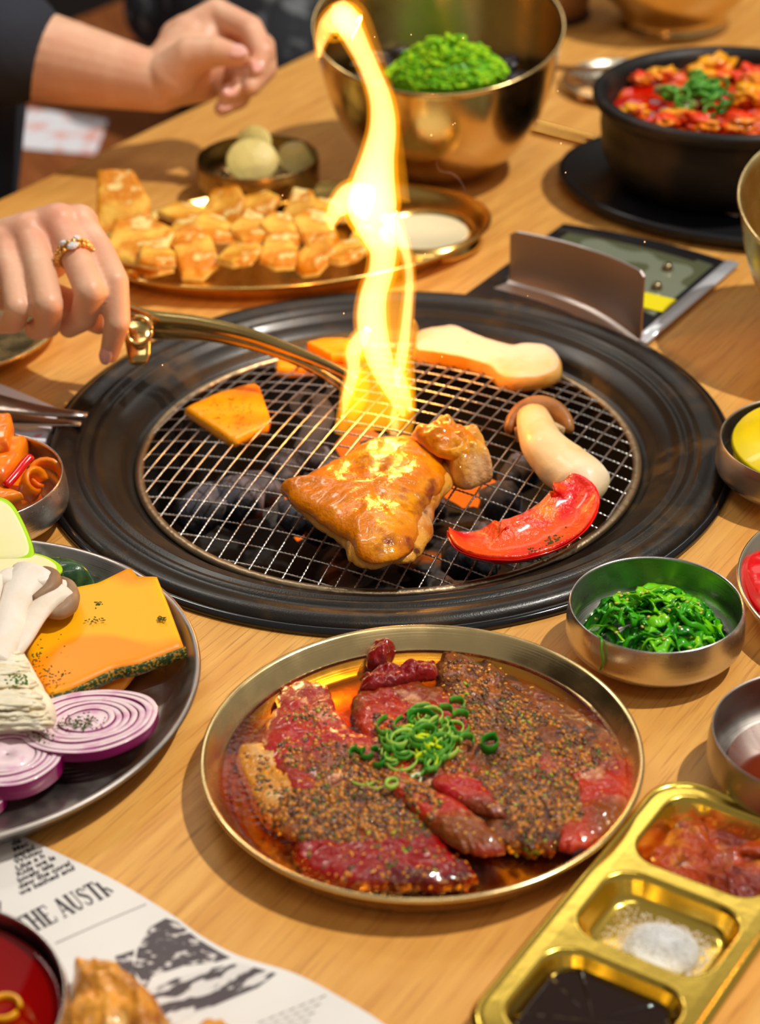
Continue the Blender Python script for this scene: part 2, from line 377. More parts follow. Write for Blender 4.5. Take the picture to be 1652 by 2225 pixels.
# ------------------------------------------------------------ food on the grill
GLAZE = M('glazed_chicken_skin', (.66, .22, .012), .2, mix=[((.85, .40, .05), 30, .50, .68, 4), ((.22, .045, .006), 44, .58, .72, 4)], bump=(420, .35), coat=.75, croug=.09, spec=.4)
FLESH = M('cooked_chicken', (.74, .38, .12), .28, mix=[((.48, .15, .02), 34, .50, .66), ((.84, .60, .36), 26, .55, .7), ((.12, .03, .01), 48, .66, .74)], bump=(300, .6), coat=.8, croug=.1)
ck = empty('chicken_thigh', A(820, 1130, .004), 'glossy brown sauce glazed grilled chicken thigh on the wire net under the flame', 'chicken')
def onto(parent, o):       # keep a world-built mesh in place under its parent
    o.location = o.location-parent.location; o.parent = parent; return o
cz = zg(.0, 1.12)
onto(ck, slab('flesh', [(605, 1050), (640, 1052), (690, 1020), (760, 975), (850, 945), (930, 955), (978, 990), (990, 1030), (960, 1075), (942, 1120), (938, 1165), (905, 1218), (845, 1236), (785, 1240), (757, 1215), (745, 1185), (700, 1150), (655, 1110)], cz, .013, FLESH, p=4, rings=16, seg=110, amp=.0035, ns=70, seed=3, edge=.05))
onto(ck, slab('skin', [(608, 1042), (645, 1036), (700, 1002), (780, 952), (850, 925), (920, 935), (962, 975), (968, 1025), (935, 1075), (915, 1125), (898, 1180), (860, 1215), (790, 1215), (755, 1170), (695, 1125), (645, 1085)], cz+.006,   .0135, GLAZE, p=3.2, rings=24, seg=120, amp=.0030, ns=55, seed=5, edge=.05, near=.2, far=.9))
onto(ck, slab('flesh', [(893, 935), (930, 908), (975, 912), (1010, 930), (1052, 940), (1062, 985), (1072, 1030), (1045, 1052), (1012, 1068), (980, 1040), (955, 985)], cz, .024, FLESH, p=3, rings=18, seg=100, amp=.007, ns=75, seed=11, edge=.07))
onto(ck, slab('skin', [(900, 925), (940, 903), (985, 915), (1030, 935), (1040, 965), (1000, 985), (950, 975)], cz+.016, .011, GLAZE, p=3, rings=14, seg=90, amp=.005, ns=85, seed=13, edge=.06, near=.5, far=.9))
def pumpkin_slice(name, outl, z, th, label, mat=PUMPG, **k):
    o = slab(name, outl, z, th, mat, sharp=True, p=22, rings=9, seg=96, amp=.0006, **k); return tag(o, label, 'pumpkin')
p1 = pumpkin_slice('pumpkin_slice', [(400, 893), (415, 882), (480, 850), (556, 828), (566, 838), (589, 915), (584, 935), (512, 974), (498, 970)], zg(-.11, 1.2), .0075, 'four sided orange pumpkin slice with dark specks at the left of the net', near=.05, far=.9)
pumpkin_slice('pumpkin_slice', [(598, 795), (625, 770), (745, 762), (758, 800), (735, 815), (620, 822), (600, 818)], zg(-.08, 1.29)+.0, .008, 'lower of two orange pumpkin slices behind the tongs, lying flat on the net')
pumpkin_slice('pumpkin_slice', [(665, 748), (700, 735), (760, 738), (800, 760), (790, 785), (720, 790)], zg(-.05, 1.30)+.008, .007, 'upper orange pumpkin slice behind the tongs, stacked on another slice')
MUSH = M('mushroom_flesh', (.86, .68, .50), .5, mix=[((.80, .48, .24), 18, .52, .72, 3)], bump=(150, .25), sss=.2)
MUSHB = M('mushroom_browned', (.55, .23, .06), .5, mix=[((.72, .42, .17), 25, .45, .65)], bump=(160, .4))
ms = slab('oyster_mushroom_slice', [(897, 745), (905, 715), (950, 703), (985, 704), (1050, 738), (1110, 758), (1140, 762), (1170, 755), (1205, 765), (1222, 795), (1215, 825), (1180, 845), (1120, 852), (1085, 840), (1060, 812), (1000, 790), (930, 775), (900, 768)], zg(.07, 1.28), .0125, [MUSH, MUSHB], p=20, rings=10, seg=120, amp=.0008, near=.05, far=.95)
tag(ms, 'flat king oyster mushroom slice with browned side at the back of the net', 'mushroom')
sl = Soup(); 
for i in range(11):
    q = A(1005+i*11, 741+i*4.2, zg(.08, 1.28)+.0128); sl.ball(q, (.0032, .0016, .0006), 0, sub=1, rot=Matrix.Rotation(TA, 3, 'Z'))
o = sl.build('grill_mark', MUSHB, ms, ms.location); o.location = (0, 0, 0); o['kind'] = 'stuff'
k = empty('king_oyster_mushroom', A(1210, 1010, 0), 'whole curved king oyster mushroom half with brown cap at the right of the net', 'mushroom')
path = smooth_pts([A(1158, 905, zg(.1, 1.2)+.013), A(1180, 965, zg(.1, 1.2)+.013), A(1222, 1010, .013), A(1262, 1042, .012), A(1283, 1085, .009)], 26, False)
rad = [(.0092+.0062*min(1, i/12)-(0.0 if i < 21 else .0022*(i-20)**1.25*.8), .0085+.004*min(1, i/12)-(0 if i < 21 else .0018*(i-20)**1.2*.7)) for i in range(26)]
rad = [(max(a, .002), max(b, .002)) for a, b in rad]
rad = [(a*1.16, b_*1.1) for a, b_ in rad]
onto(k, sweep('stalk', path, rad, M('mushroom_stalk', (.86, .66, .40), .42, mix=[((.78, .46, .18), 22, .45, .62, 3), ((.90, .78, .58), 14, .5, .66)], bump=(140, .3), sss=.2, coat=.2), None, k.location.copy(), sides=20))
cp = []
for i in range(20): 
    a = math.pi*(.02+.96*i/19); cp.append(A(1172-67*math.cos(a), 940-46*math.sin(a), .012+.004*math.sin(a)))
CAP = M('mushroom_cap', (.20, .075, .025), .5, mix=[((.36, .17, .07), 40, .45, .7)], bump=(140, .4), coat=.2)
onto(k, sweep('cap', cp, [(.0026+.0048*math.sin(math.pi*i/19), .0105*math.sin(math.pi*(i+.8)/20.6)+.001) for i in range(20)], CAP, None, k.location.copy(), sides=14))
onto(k, sweep('gills', [A(1122+i*8.5, 945-16*math.sin(i/12*math.pi), .010+.002*math.sin(i/12*math.pi)) for i in range(13)], [(.0045*math.sin(math.pi*(i+.6)/13.2)+.001, .006) for i in range(13)], M('mushroom_gills', (.60, .42, .24), .6, bump=(600, .5)), None, k.location.copy(), sides=12))
PEP = M('red_pepper_skin', (.72, .012, .004), .2, mix=[((.86, .07, .006), 22, .5, .7, 2)], bump=(90, .15), coat=.8, croug=.06)
PEPI = M('red_pepper_flesh', (.88, .13, .006), .3, mix=[((.68, .012, .004), 24, .44, .58, 2), ((.92, .28, .01), 32, .57, .72)], bump=(260, .8), coat=.8, croug=.1)
pe = empty('red_pepper_strip', A(1150, 1200, 0), 'curved red bell pepper piece at the front right of the net', 'pepper')
pp = smooth_pts([A(1025, 1172, .0), A(1050, 1205, .001), (A(1100, 1213, .001)), A(1165, 1196, .002), A(1222, 1155, .004), A(1247, 1100, .010), A(1220, 1062, .016)], 40, False)
def pw(i): t = i/39; return .0045+.0185*math.sin(math.pi*min(1, .12+.86*t))**.55*(1-.18*t)
def gutter(path, wf, th, curl):
    """curved shell section: a pepper wall, hollow side up"""
    vs, fs = [], []; n = len(path); S = 13; P = path
    for k_, p in enumerate(P):
        t = (P[min(k_+1, n-1)]-P[max(k_-1, 0)]).normalized(); s = t.cross(Vector((0, 0, 1))).normalized(); wd = wf(k_)
        for lay in (0, 1):
            for j in range(S):
                a = (j/(S-1)-.5)*2; x = a*wd; z = curl*wd*(abs(a)**2.2)+(th if lay else 0)*(1-.35*abs(a)**3)
                vs.append(p+s*x+Vector((0, 0, z+.0008*nzv((p.x+x, p.y, 0), 130))))
    for k_ in range(n-1):
        o_ = k_*2*S; o2 = o_+2*S
        for j in range(S-1):
            fs += [(o_+j, o_+j+1, o2+j+1, o2+j), (o_+S+j, o2+S+j, o2+S+j+1, o_+S+j+1)]
        fs += [(o_, o2, o2+S, o_+S), (o_+S-1, o_+2*S-1, o2+2*S-1, o2+S-1)]
    for o_ in (0, (n-1)*2*S):
        for j in range(S-1): fs.append((o_+j, o_+S+j, o_+S+j+1, o_+j+1) if o_ else (o_+j, o_+j+1, o_+S+j+1, o_+S+j))
    return vs, fs
vs, fs = gutter(pp, pw, .0015, .55); onto(pe, link('skin', recenter(pyd(vs, fs), pe.location), PEP, None, pe.location.copy()))
pp2 = [p+Vector((0, 0, .0018)) for p in pp]
vs, fs = gutter(pp2, lambda i: pw(i)*.93, .0035, .52); onto(pe, link('flesh', recenter(pyd(vs, fs), pe.location), PEPI, None, pe.location.copy()))
hb = Soup()
for i in range(90):
    t = random.random(); q = A(1150+75*t+random.gauss(0, 10), 1213-45*t+random.gauss(0, 9), .0095); hb.ball(q, (random.uniform(.0006, .0017), .0007, .0004), 0, amp=.5)
o = hb.build('herb_flakes', HERB, pe, pe.location); o['kind'] = 'stuff'
hb = Soup()
for i in range(70):
    q = A(500+random.gauss(0, 32), 890+random.gauss(0, 22), p1.location.z+.0079); hb.ball(q, (random.uniform(.0003, .0008), .0004, .0003), 0, amp=.5)
o = hb.build('pepper_specks', HERB, p1, p1.location); o['kind'] = 'stuff'

# ------------------------------------------------------------ metal dishes
def plate_prof(r, h, base=.80): return [(.0005, .0015), (r*base*.97, .0015), (r*base, .0022), (r*.93, h*.55), (r*.975, h-.0012), (r*.988, h), (r, h-.0006), (r*1.002, h-.002), (r*.985, h-.0030), (r*.94, h*.42), (r*base*1.01, .0), (.0005, .0)]
def bowl_prof(r, h, bulge=1.03, base=.62, t=.0009):
    out = [(base*r*.9, 0), (base*r, .0006), (base*r*1.22, h*.12), (r*bulge*.975, h*.36), (r*bulge, h*.62), (r*1.015, h*.88), (r, h)]
    out = [(p.x, p.y) for p in smooth_pts([(a, b, 0) for a, b in out], 22, False)]
    inn = [(max(.0005, a-t*1.5), max(b, .0016)) for a, b in reversed(out)]; inn[0] = (r-t, h)
    return [(.0005, 0)]+out+[(r-t*.3, h+.0006)]+inn+[(.0005, .0016)]
def dish(name, c, prof, mat, label, cat, **k):
    t = empty(name, (c[0], c[1], .0002), label, cat)
    lathe('body', prof, mat, t, **k); return t
PC = Vector((.0182, .807, 0)); PR = .1112
dish('marinade_plate', PC, plate_prof(PR, .0205, .87), BRASS, 'round brass plate of marinated raw beef in front of the grill', 'plate', seg=144)
lq = bpy.data.materials.new('marinade'); lq.use_nodes = True; N = lq.node_tree.nodes; L = lq.node_tree.links; N.clear()
out = N.new('ShaderNodeOutputMaterial'); tr = N.new('ShaderNodeBsdfTransparent'); tr.inputs[0].default_value = (1, .86, .55, 1); gl = N.new('ShaderNodeBsdfGlossy'); gl.inputs['Roughness'].default_value = .04
fr = N.new('ShaderNodeFresnel'); fr.inputs[0].default_value = 1.36; mxs = N.new('ShaderNodeMixShader'); L.new(fr.outputs[0], mxs.inputs[0]); L.new(tr.outputs[0], mxs.inputs[1]); L.new(gl.outputs[0], mxs.inputs[2]); L.new(mxs.outputs[0], out.inputs[0])
nzn = N.new('ShaderNodeTexNoise'); nzn.inputs['Scale'].default_value = 60; bpn = N.new('ShaderNodeBump'); bpn.inputs['Strength'].default_value = .15; bpn.inputs['Distance'].default_value = .002
L.new(nzn.outputs[0], bpn.inputs['Height']); L.new(bpn.outputs[0], gl.inputs['Normal'])
va = N.new('ShaderNodeVolumeAbsorption'); va.inputs[0].default_value = (.97, .76, .06, 1); va.inputs[1].default_value = 130; L.new(va.outputs[0], out.inputs[1])
LZ = .0098
o = lathe('marinade_pool', [(.0005, LZ), (PR*.90, LZ), (PR*.908, LZ+.0004), (PR*.905, LZ-.003), (PR*.86, .0012), (.0005, .0008)], lq, None, (PC.x, PC.y, .0003), seg=128)
tag(o, 'clear amber brown marinade pooled in the brass plate', 'sauce')
# raw beef slices
BEEF = M('raw_beef', (.34, .018, .012), .3, mix=[((.42, .07, .05), 60, .48, .66, 5), ((.17, .035, .012), 18, .46, .60, 4), ((.62, .32, .2), 85, .64, .70, 5)], bump=(420, .6), coat=.8, croug=.07)
BEEFD = M('raw_beef_dark', (.22, .008, .012), .25, mix=[((.34, .03, .03), 50, .5, .68, 4), ((.08, .006, .008), 22, .5, .62)], bump=(300, .6), coat=.8, croug=.05)
BEEFP = M('raw_beef_pale', (.40, .045, .028), .3, mix=[((.26, .018, .014), 40, .44, .60, 5), ((.64, .34, .20), 75, .58, .70, 5), ((.20, .055, .010), 24, .48, .62, 4)], bump=(420, .6), coat=.8, croug=.07)
FAT = M('beef_fat', (.50, .22, .06), .32, mix=[((.40, .16, .04), 30, .48, .65), ((.70, .46, .24), 45, .52, .72)], bump=(220, .8), coat=.8, croug=.08)
BROWN = M('sauced_beef', (.17, .048, .006), .22, mix=[((.30, .085, .012), 60, .50, .64, 5), ((.05, .014, .004), 90, .5, .62, 5), ((.36, .05, .03), 22, .60, .70, 4)], bump=(520, .8), coat=.9, croug=.06)
beefs = []
def beef(outl, z, th, mat, label, **k):
    k = dict(dict(p=6, rings=24, seg=170, amp=.0017, ns=120, edge=.08, near=.05, far=.8), **k)
    o = slab('beef_slice', outl, z, th, mat, seed=len(beefs)*3+1, **k); tag(o, label, 'meat'); beefs.append(o); return o
beef([(615, 1482), (665, 1468), (708, 1482), (732, 1535), (765, 1585), (840, 1625), (870, 1690), (840, 1750), (740, 1790), (650, 1765), (590, 1700), (565, 1620), (590, 1550)], .005, .0085, BEEF, 'dark red marinated beef slice with blunt upper end at the left of the plate')
beef([(512, 1640), (530, 1605), (590, 1612), (640, 1700), (665, 1790), (620, 1818), (570, 1785), (540, 1720)], .0035, .0085, FAT, 'pale fatty folded beef edge at the far left of the brass plate')
beef([(765, 1510), (785, 1480), (850, 1465), (950, 1485), (1020, 1535), (1065, 1600), (1080, 1680), (980, 1730), (860, 1710), (800, 1650), (768, 1570)], .0045, .0095, BEEFP, 'pinkish marinated beef slice in the middle back of the brass plate')
beef([(948, 1425), (985, 1405), (1050, 1422), (1115, 1460), (1195, 1500), (1285, 1560), (1345, 1620), (1368, 1690), (1352, 1770), (1285, 1840), (1180, 1862), (1080, 1852), (1015, 1790), (1000, 1690), (985, 1590), (955, 1500)], .0045, .0090, BROWN, 'broad brown sauced beef slice running from the back to the right of the plate')
beef([(1215, 1640), (1290, 1600), (1345, 1625), (1366, 1690), (1358, 1750), (1325, 1808), (1265, 1848), (1215, 1850), (1225, 1790), (1255, 1730)], .0075, .0070, BEEFP, 'pink and red beef slice edge at the far right of the brass plate')
beef([(600, 1725), (700, 1695), (860, 1685), (960, 1750), (945, 1830), (800, 1852), (680, 1842), (605, 1808)], .0065, .0075, BROWN, 'brown sauced beef slice under chopped garnish at the front left')
beef([(830, 1665), (865, 1664), (915, 1700), (970, 1728), (1030, 1770), (1075, 1815), (1100, 1855), (1040, 1862), (980, 1838), (925, 1790), (875, 1745), (835, 1700)], .0105, .0085, BEEFP, 'folded bright red and pink beef strip in the middle front of the plate', p=3.2, amp=.0012)
beef([(935, 1690), (985, 1672), (1055, 1700), (1100, 1760), (1080, 1780), (1010, 1755), (960, 1722)], .012, .006, BEEF, 'small red beef fold just right of the pink front strip', p=3, amp=.001)
beef([(640, 1835), (700, 1812), (800, 1805), (870, 1795), (925, 1790), (985, 1850), (1022, 1885), (1036, 1915), (1000, 1935), (900, 1940), (790, 1937), (700, 1915), (650, 1885)], .0045, .0080, BEEFD, 'deep crimson beef slice at the very front of the brass plate', amp=.002, ns=90)
beef([(795, 1505), (785, 1475), (825, 1445), (880, 1442), (935, 1425), (950, 1435), (947, 1468), (890, 1482), (850, 1500)], .011, .0075, BEEFD, 'twisted dark crimson beef curl lying across the back of the plate', amp=.004, ns=130, p=3)
beef([(798, 1450), (798, 1415), (816, 1385), (850, 1382), (860, 1400), (848, 1430), (838, 1462)], .008, .0105, BEEFD, 'upturned dark beef tip resting at the back rim of the plate', amp=.003, ns=110, p=3)
def bvh_of(objs):
    vs, fs = [], []
    for o in objs:
        k0 = len(vs); mt = Matrix.Translation(o.location); vs += [mt @ v.co for v in o.data.vertices]; fs += [tuple(i+k0 for i in p.vertices) for p in o.data.polygons]
    return BVHTree.FromPolygons(vs, fs)
BV = bvh_of(beefs)
def drop(x, y, bv=BV, floor=.008):
    h = bv.ray_cast(Vector((x, y, .3)), Vector((0, 0, -1)))
    return (h[0], h[1]) if h[0] is not None else (Vector((x, y, floor)), Vector((0, 0, 1)))
def inpoly(x, y, P):
    c = False; j = len(P)-1
    for i in range(len(P)):
        if (P[i][1] > y) != (P[j][1] > y) and x < (P[j][0]-P[i][0])*(y-P[i][1])/(P[j][1]-P[i][1])+P[i][0]: c = not c
        j = i
    return c
# densely sauced zones, in pixels of the meat's surface
ZONES = [([(610, 1700), (760, 1650), (900, 1690), (960, 1760), (930, 1815), (780, 1825), (640, 1812), (600, 1770)], 1.0),
         ([(980, 1470), (1090, 1490), (1180, 1540), (1330, 1640), (1250, 1700), (1270, 1770), (1210, 1830), (1110, 1840), (1090, 1760), (1040, 1700), (1070, 1660), (1000, 1560)], 1.0),
         ([(960, 1420), (1060, 1440), (1150, 1500), (1060, 1500), (960, 1480)], .35),
         ([(800, 1510), (900, 1520), (990, 1600), (1030, 1680), (900, 1690), (830, 1640)], .8),
         ([(620, 1540), (700, 1520), (760, 1600), (790, 1650), (650, 1680), (600, 1640)], .45),
         ([(520, 1620), (580, 1640), (640, 1780), (600, 1800), (530, 1700)], .45),
         ([(660, 1830), (1000, 1830), (1030, 1920), (700, 1900)], .12)]
def zone_pt():
    while True:
        x, y = random.uniform(515, 1365), random.uniform(1410, 1935)
        for P, wt in ZONES:
            if inpoly(x, y, P) and random.random() < wt: return x, y
TOP = [M('dark_relish', (.085, .028, .003), .2, coat=1.1, croug=.04, mix=[((.16, .06, .010), 200, .5, .6)], spec=.5), M('amber_relish', (.46, .18, .010), .2, coat=1.1, croug=.04, spec=.5), M('sesame_seed', (.88, .50, .12), .35, coat=.5), M('chopped_green', (.045, .10, .014), .3, coat=.6), M('chopped_pale_green', (.35, .42, .08), .3, coat=.6)]
tp = Soup(); n_ok = 0
def place(px, py, dz=0.):
    w_ = A(px, py, .014); h, n = drop(w_.x, w_.y); return h+n*dz, n
for i in range(7200):
    px, py = zone_pt(); 
    if noise.noise(Vector((px*.018, py*.018, 1))) < -.22: continue
    h, n = place(px, py, .0003); rot = n.to_track_quat('Z', 'Y').to_matrix() @ Matrix.Rotation(random.uniform(0, 6.3), 3, 'Z')
    r_ = random.random()
    if r_ < .70: s = random.uniform(.0007, .0021); tp.ball(h, (s, s*.8, s*.6), 0 if random.random() < .6 else 1, rot, amp=.6)
    elif r_ < .86: s = random.uniform(.0008, .0021); tp.ball(h, (s*1.2, s*.6, s*.35), 3 if random.random() < .75 else 4, rot, amp=.6)
    else: s = random.uniform(.0011, .0015); tp.ball(h+n*.0004, (s*1.15, s*.68, s*.42), 2, rot)
for i in range(520):
    px, py = random.uniform(520, 1360), random.uniform(1400, 1935); w_ = A(px, py, .014); h = BV.ray_cast(Vector((w_.x, w_.y, .3)), Vector((0, 0, -1)))
    if h[0] is None: continue
    n = h[1]; rot = n.to_track_quat('Z', 'Y').to_matrix() @ Matrix.Rotation(random.uniform(0, 6.3), 3, 'Z'); s = random.uniform(.0011, .0014)
    tp.ball(h[0]+n*.0004, (s*1.15, s*.68, s*.42), 2, rot)
o = tp.build('chopped_garnish', TOP, None, (PC.x, PC.y, .015)); tag(o, 'dark chopped scallion, garlic and sesame relish spread over the raw beef', 'garnish', kind='stuff')
# scallion curls
SC = [M('scallion_green', (.085, .27, .045), .35, coat=.4, mix=[((.20, .42, .10), 160, .45, .7)]), M('scallion_pale', (.42, .60, .16), .35, coat=.4), M('scallion_lime', (.62, .72, .06), .35, coat=.4), M('scallion_white', (.80, .80, .55), .4), M('scallion_deep', (.03, .17, .015), .3, coat=.5)]
def ribbon_me(path, wd, th=.0004, normal=Vector((0, 0, 1)), tilt=0.):
    return pyd(*sweep_data(path, [(th, wd)]*len(path), sides=6, up=Vector((.05, .1, 1)), caps=True))
def curl(px, py, rad_px, turns, wd, mat, name='scallion_curl', lift=.0015, squash=.75, start=None, rise=0., label=None, grow=0.):
    h, n = place(px, py); n_ = int(14*turns)+6; a0 = random.uniform(0, 6.28) if start is None else start; r0 = rad_px/3900.0; path = []
    for i in range(n_):
        t = i/(n_-1); a = a0+t*turns*2*math.pi; r_ = r0*(1-.35*t+grow*t)*(1+.12*math.sin(a*2))
        path.append(Vector((r_*math.cos(a), r_*math.sin(a)*squash*1.3, lift+wd+rise*t+.0006*math.sin(a))))
    o = link(name, ribbon_me(path, wd), mat, None, h)
    if not label:
        cn = {'scallion_green': 'mid green', 'scallion_pale': 'pale green', 'scallion_lime': 'lime green', 'scallion_white': 'white', 'scallion_deep': 'deep green'}[mat.name]
        wh = 'left of' if px < 860 else ('at the right of' if px > 955 else ('at the back of' if py < 1595 else ('at the front of' if py > 1640 else 'in the middle of')))
        tag(o, f'thin {cn} scallion curl {wh} the garnish heap on the raw beef', 'scallion', f'{cn} scallion curls {wh} the garnish heap'); return o
    tag(o, label or 'thin green scallion curl in the garnish heap on the raw beef', 'scallion', None if label else 'scallion curls heaped on the beef'); return o
big = curl(1066, 1628, 21, .98, .0030, SC[4], 'scallion_ring', label='single thick bright green scallion ring right of the garnish heap', squash=.8, start=1.0)
curl(852, 1720, 13, 1.6, .0016, SC[1], label='pale green spiral scallion curl just below the garnish heap', start=2)
curl(905, 1700, 13, .9, .0018, SC[3], label='white and green tipped scallion loop at the front of the heap', start=1)
for (x, y, r_) in [(800, 1645, 15), (770, 1650, 12), (825, 1662, 14), (785, 1635, 12), (812, 1640, 10)]:
    curl(x, y, r_, random.uniform(.4, .8), .0022, SC[4], squash=.7)
for i in range(60):
    a = random.uniform(0, 6.28); q = math.sqrt(random.random()); px, py = 912+78*q*math.cos(a), 1618+58*q*math.sin(a)
    m = SC[0] if random.random() < .55 else SC[1 if random.random() < .6 else (4 if py < 1620 else 2)]
    curl(px, py, random.uniform(13, 34), random.uniform(.35, .95), random.uniform(.0012, .0025), m, lift=.001+.008*(1-q)*random.random())
for (x, y) in [(985, 1545), (995, 1575), (975, 1590), (1005, 1600), (960, 1560), (1010, 1625), (980, 1640)]:
    curl(x, y, random.uniform(14, 26), random.uniform(.3, .7), .0026, SC[0])
for (x, y, s) in [(800, 1695, 3.4), (830, 1705, 3.0), (935, 1712, .2)]:
    curl(x, y, 30, .32, .0009, SC[1], start=s, lift=.0005, squash=.5)
lm = Soup()
for q in range(5): h, n = place(893+q*9+random.uniform(-8, 8), 1600+q*10); dz_ = random.uniform(-.002, .002); lm.tube([h+Vector((-.005, dz_, .005+q*.0004)), h+Vector((0, .0008, .0068)), h+Vector((.006, -dz_, .005))], [(.0013, .0007)]*3, 0, sides=6)
o = lm.build('scallion_shred', SC[2], None, place(915, 1615)[0]); tag(o, 'bright lime coloured scallion shreds in the middle of the garnish heap', 'scallion', kind='stuff')

# --- seaweed bowl
SB = Vector((.1492, .9135, 0))
dish('seaweed_bowl', SB, bowl_prof(.0472, .0335), STEEL, 'small round steel bowl of green seaweed salad right of the beef plate', 'bowl', seg=128)
GRN = [M('seaweed_bright', (.20, .56, .012), .2, coat=.8, mix=[((.40, .70, .04), 90, .5, .7)], sss=.0), M('seaweed_dark', (.035, .20, .012), .2, coat=.8), M('seaweed_mid', (.075, .34, .012), .22, coat=.8), M('seaweed_seed', (.62, .52, .16), .4)]
sw = Soup(); random.seed(21)
def hill(x, y): r_ = math.hypot(x, y)/.040; return max(.010, .033*(1-.75*r_**4)*(1-7*max(0, y))+.006*nzv((x, y, 0), 60, 3))
def inb(p):      # keep inside the bowl
    p.z = max(p.z, .0035); r_ = math.hypot(p.x, p.y); lim = .026+.0160*min(1, p.z/.013)
    if r_ > lim: p.x *= lim/r_; p.y *= lim/r_
    p.z = max(p.z, .003); return p
for i in range(380):
    a = random.uniform(0, 6.28); q = .041*math.sqrt(random.random()); x, y = q*math.cos(a), q*math.sin(a)-.002
    if i > 235: x, y = random.gauss(.016, .010), random.gauss(.008, .01)
    th_ = random.gauss(-.2, .9); ln = random.uniform(.008, .022); cv = random.uniform(-60, 60); path = []
    lvl = random.uniform(.55, 1.06)
    for k_ in range(9):
        s = (k_/8-.5)*ln; aa = th_+cv*s
        px_ = Vector((x+s*math.cos(aa), y+s*math.sin(aa), 0)); px_.z = hill(px_.x, px_.y)*lvl+.0012*math.sin(k_*1.3+i); path.append(inb(px_))
    wd = random.uniform(.0010, .0040); 
    sw.tube(path, [((wd*math.sin(math.pi*(k_+1)/10)**.5), .0004+.0004*random.random()) for k_ in range(9)], random.choice([0, 0, 2, 2, 1]), sides=6, up=Vector((random.gauss(0, .6), random.gauss(0, .6), 1)))
for i in range(26):
    a = random.uniform(0, 6.28); q = .033*math.sqrt(random.random()); x, y = q*math.cos(a), q*math.sin(a); sw.ball((x, y, hill(x, y)*1.05+.0006), (.0014, .0009, .0006), 3)
sw.tube([Vector((.004+.0075*math.cos(t), .012+.002*t/3, .024+.0085*math.sin(t))) for t in [i*.26 for i in range(13)]], .0009, 2, sides=7)
sw.tube([inb(Vector((-.036, -.022, .030))), Vector((-.0335, -.0345, .0345)), Vector((-.034, -.0368, .030)), Vector((-.0325, -.0385, .022)), Vector((-.0340, -.0385, .017))], .0006, 2, sides=5)
o = sw.build('seaweed_salad', GRN, None, (0, 0, 0)); o.location = (SB.x, SB.y, .0008)
tag(o, 'glossy bright green seaweed strands with sesame in the steel bowl', 'seaweed', kind='stuff')

# --- right steel bowl with tofu
RB = Vector((.2132, .797, 0))
dish('sauce_bowl', RB, bowl_prof(.051, .0335), STEEL_D, 'steel bowl with braised orange cubes cut by the right edge of the photo', 'bowl')
SAU = M('red_brown_sauce', (.20, .035, .008), .12, coat=1, mix=[((.35, .08, .012), 40, .5, .7)])
o = lathe('chilli_sauce', [(.0005, .012), (.042, .012), (.040, .006), (.0005, .003)], SAU, None, (RB.x, RB.y, 0)); tag(o, 'red brown chilli sauce in the right hand steel bowl', 'sauce')
o = link('radish_cube', box_me(.026, .026, .018, .003, 3), M('braised_cube', (.85, .45, .16), .35, mix=[((.55, .10, .02), 60, .5, .66)], bump=(120, .5), coat=.5), None, (RB.x+.008, RB.y+.002, .0215)); o.rotation_euler = (0, .12, .5); tag(o, 'orange braised cube sitting in chilli sauce at the right edge', 'food')
# --- yellow bowl
YB = Vector((.2685, 1.0915, 0))
dish('pickle_bowl', YB, bowl_prof(.0565, .033), STEEL_D, 'steel bowl of yellow pickled radish right of the grill', 'bowl')
YEL = M('yellow_radish', (.88, .70, .010), .35, coat=.3, mix=[((.80, .62, .02), 18, .5, .6)])
for i in range(4):
    a = i*1.7+2.6; o = lathe('radish_slice', [(.0005, 0), (.0435+.0015*i, 0), (.045+.0015*i, .0015), (.0435+.0015*i, .004), (.0005, .004)], YEL, None, (YB.x+.003*math.cos(a), YB.y+.003*math.sin(a), .0135+.0044*i), seg=48); o.rotation_euler = (.07*math.sin(a), -.07*math.cos(a), 0)
    tag(o, ['bottom', 'second lowest', 'second highest', 'topmost'][i]+' yellow pickled radish slice in the steel bowl by the grill', 'radish', 'yellow radish slices')
# --- raw meat plate
RP = Vector((.2931, .9496, 0))
CREAM = M('pale_brass', (.80, .72, .55), .25, 1)
dish('meat_plate', RP, plate_prof(.092, .020, .85), CREAM, 'pale metal plate with raw red meat at the right edge above the seaweed bowl', 'plate')
o = slab('raw_meat', [(1606, 1232), (1640, 1195), (1740, 1165), (1840, 1190), (1860, 1280), (1790, 1350), (1700, 1355), (1645, 1325), (1616, 1280)], .006, .014, M('raw_steak', (.66, .035, .045), .3, mix=[((.82, .25, .24), 50, .5, .62, 5)], bump=(140, .3), coat=.7), p=7, amp=.001)
tag(o, 'thick marbled bright red raw meat on the pale plate at the right edge', 'meat')
# --- kimchi bowl left
KB = Vector((-.2481, 1.0666, 0))
dish('kimchi_bowl', KB, bowl_prof(.0555, .034), STEEL, 'steel bowl of orange pickled vegetables left of the grill', 'bowl')
KIM = M('kimchi_orange', (.86, .26, .012), .3, coat=.7, mix=[((.70, .12, .008), 45, .5, .66), ((.92, .42, .05), 90, .58, .7)], bump=(120, .4))
KRD = M('chilli_red', (.62, .008, .004), .2, coat=.9)
def kpiece(ol, z, th, label, m=KIM, **k): tag(slab('pickle_piece', ol, z, th, m, **dict(dict(p=9, amp=.0012, sharp=True), **k)), label, 'vegetable')
kpiece([(-60, 1000), (60, 1015), (95, 1095), (40, 1112), (-60, 1105)], .006, .014, 'orange pickled piece underneath the pile in the left steel bowl')
kpiece([(-70, 985), (-5, 965), (62, 955), (48, 1010), (15, 1062), (-60, 1070)], .020, .016, 'broad orange pickled slab leaning in the left steel bowl', grad=(0, .2))
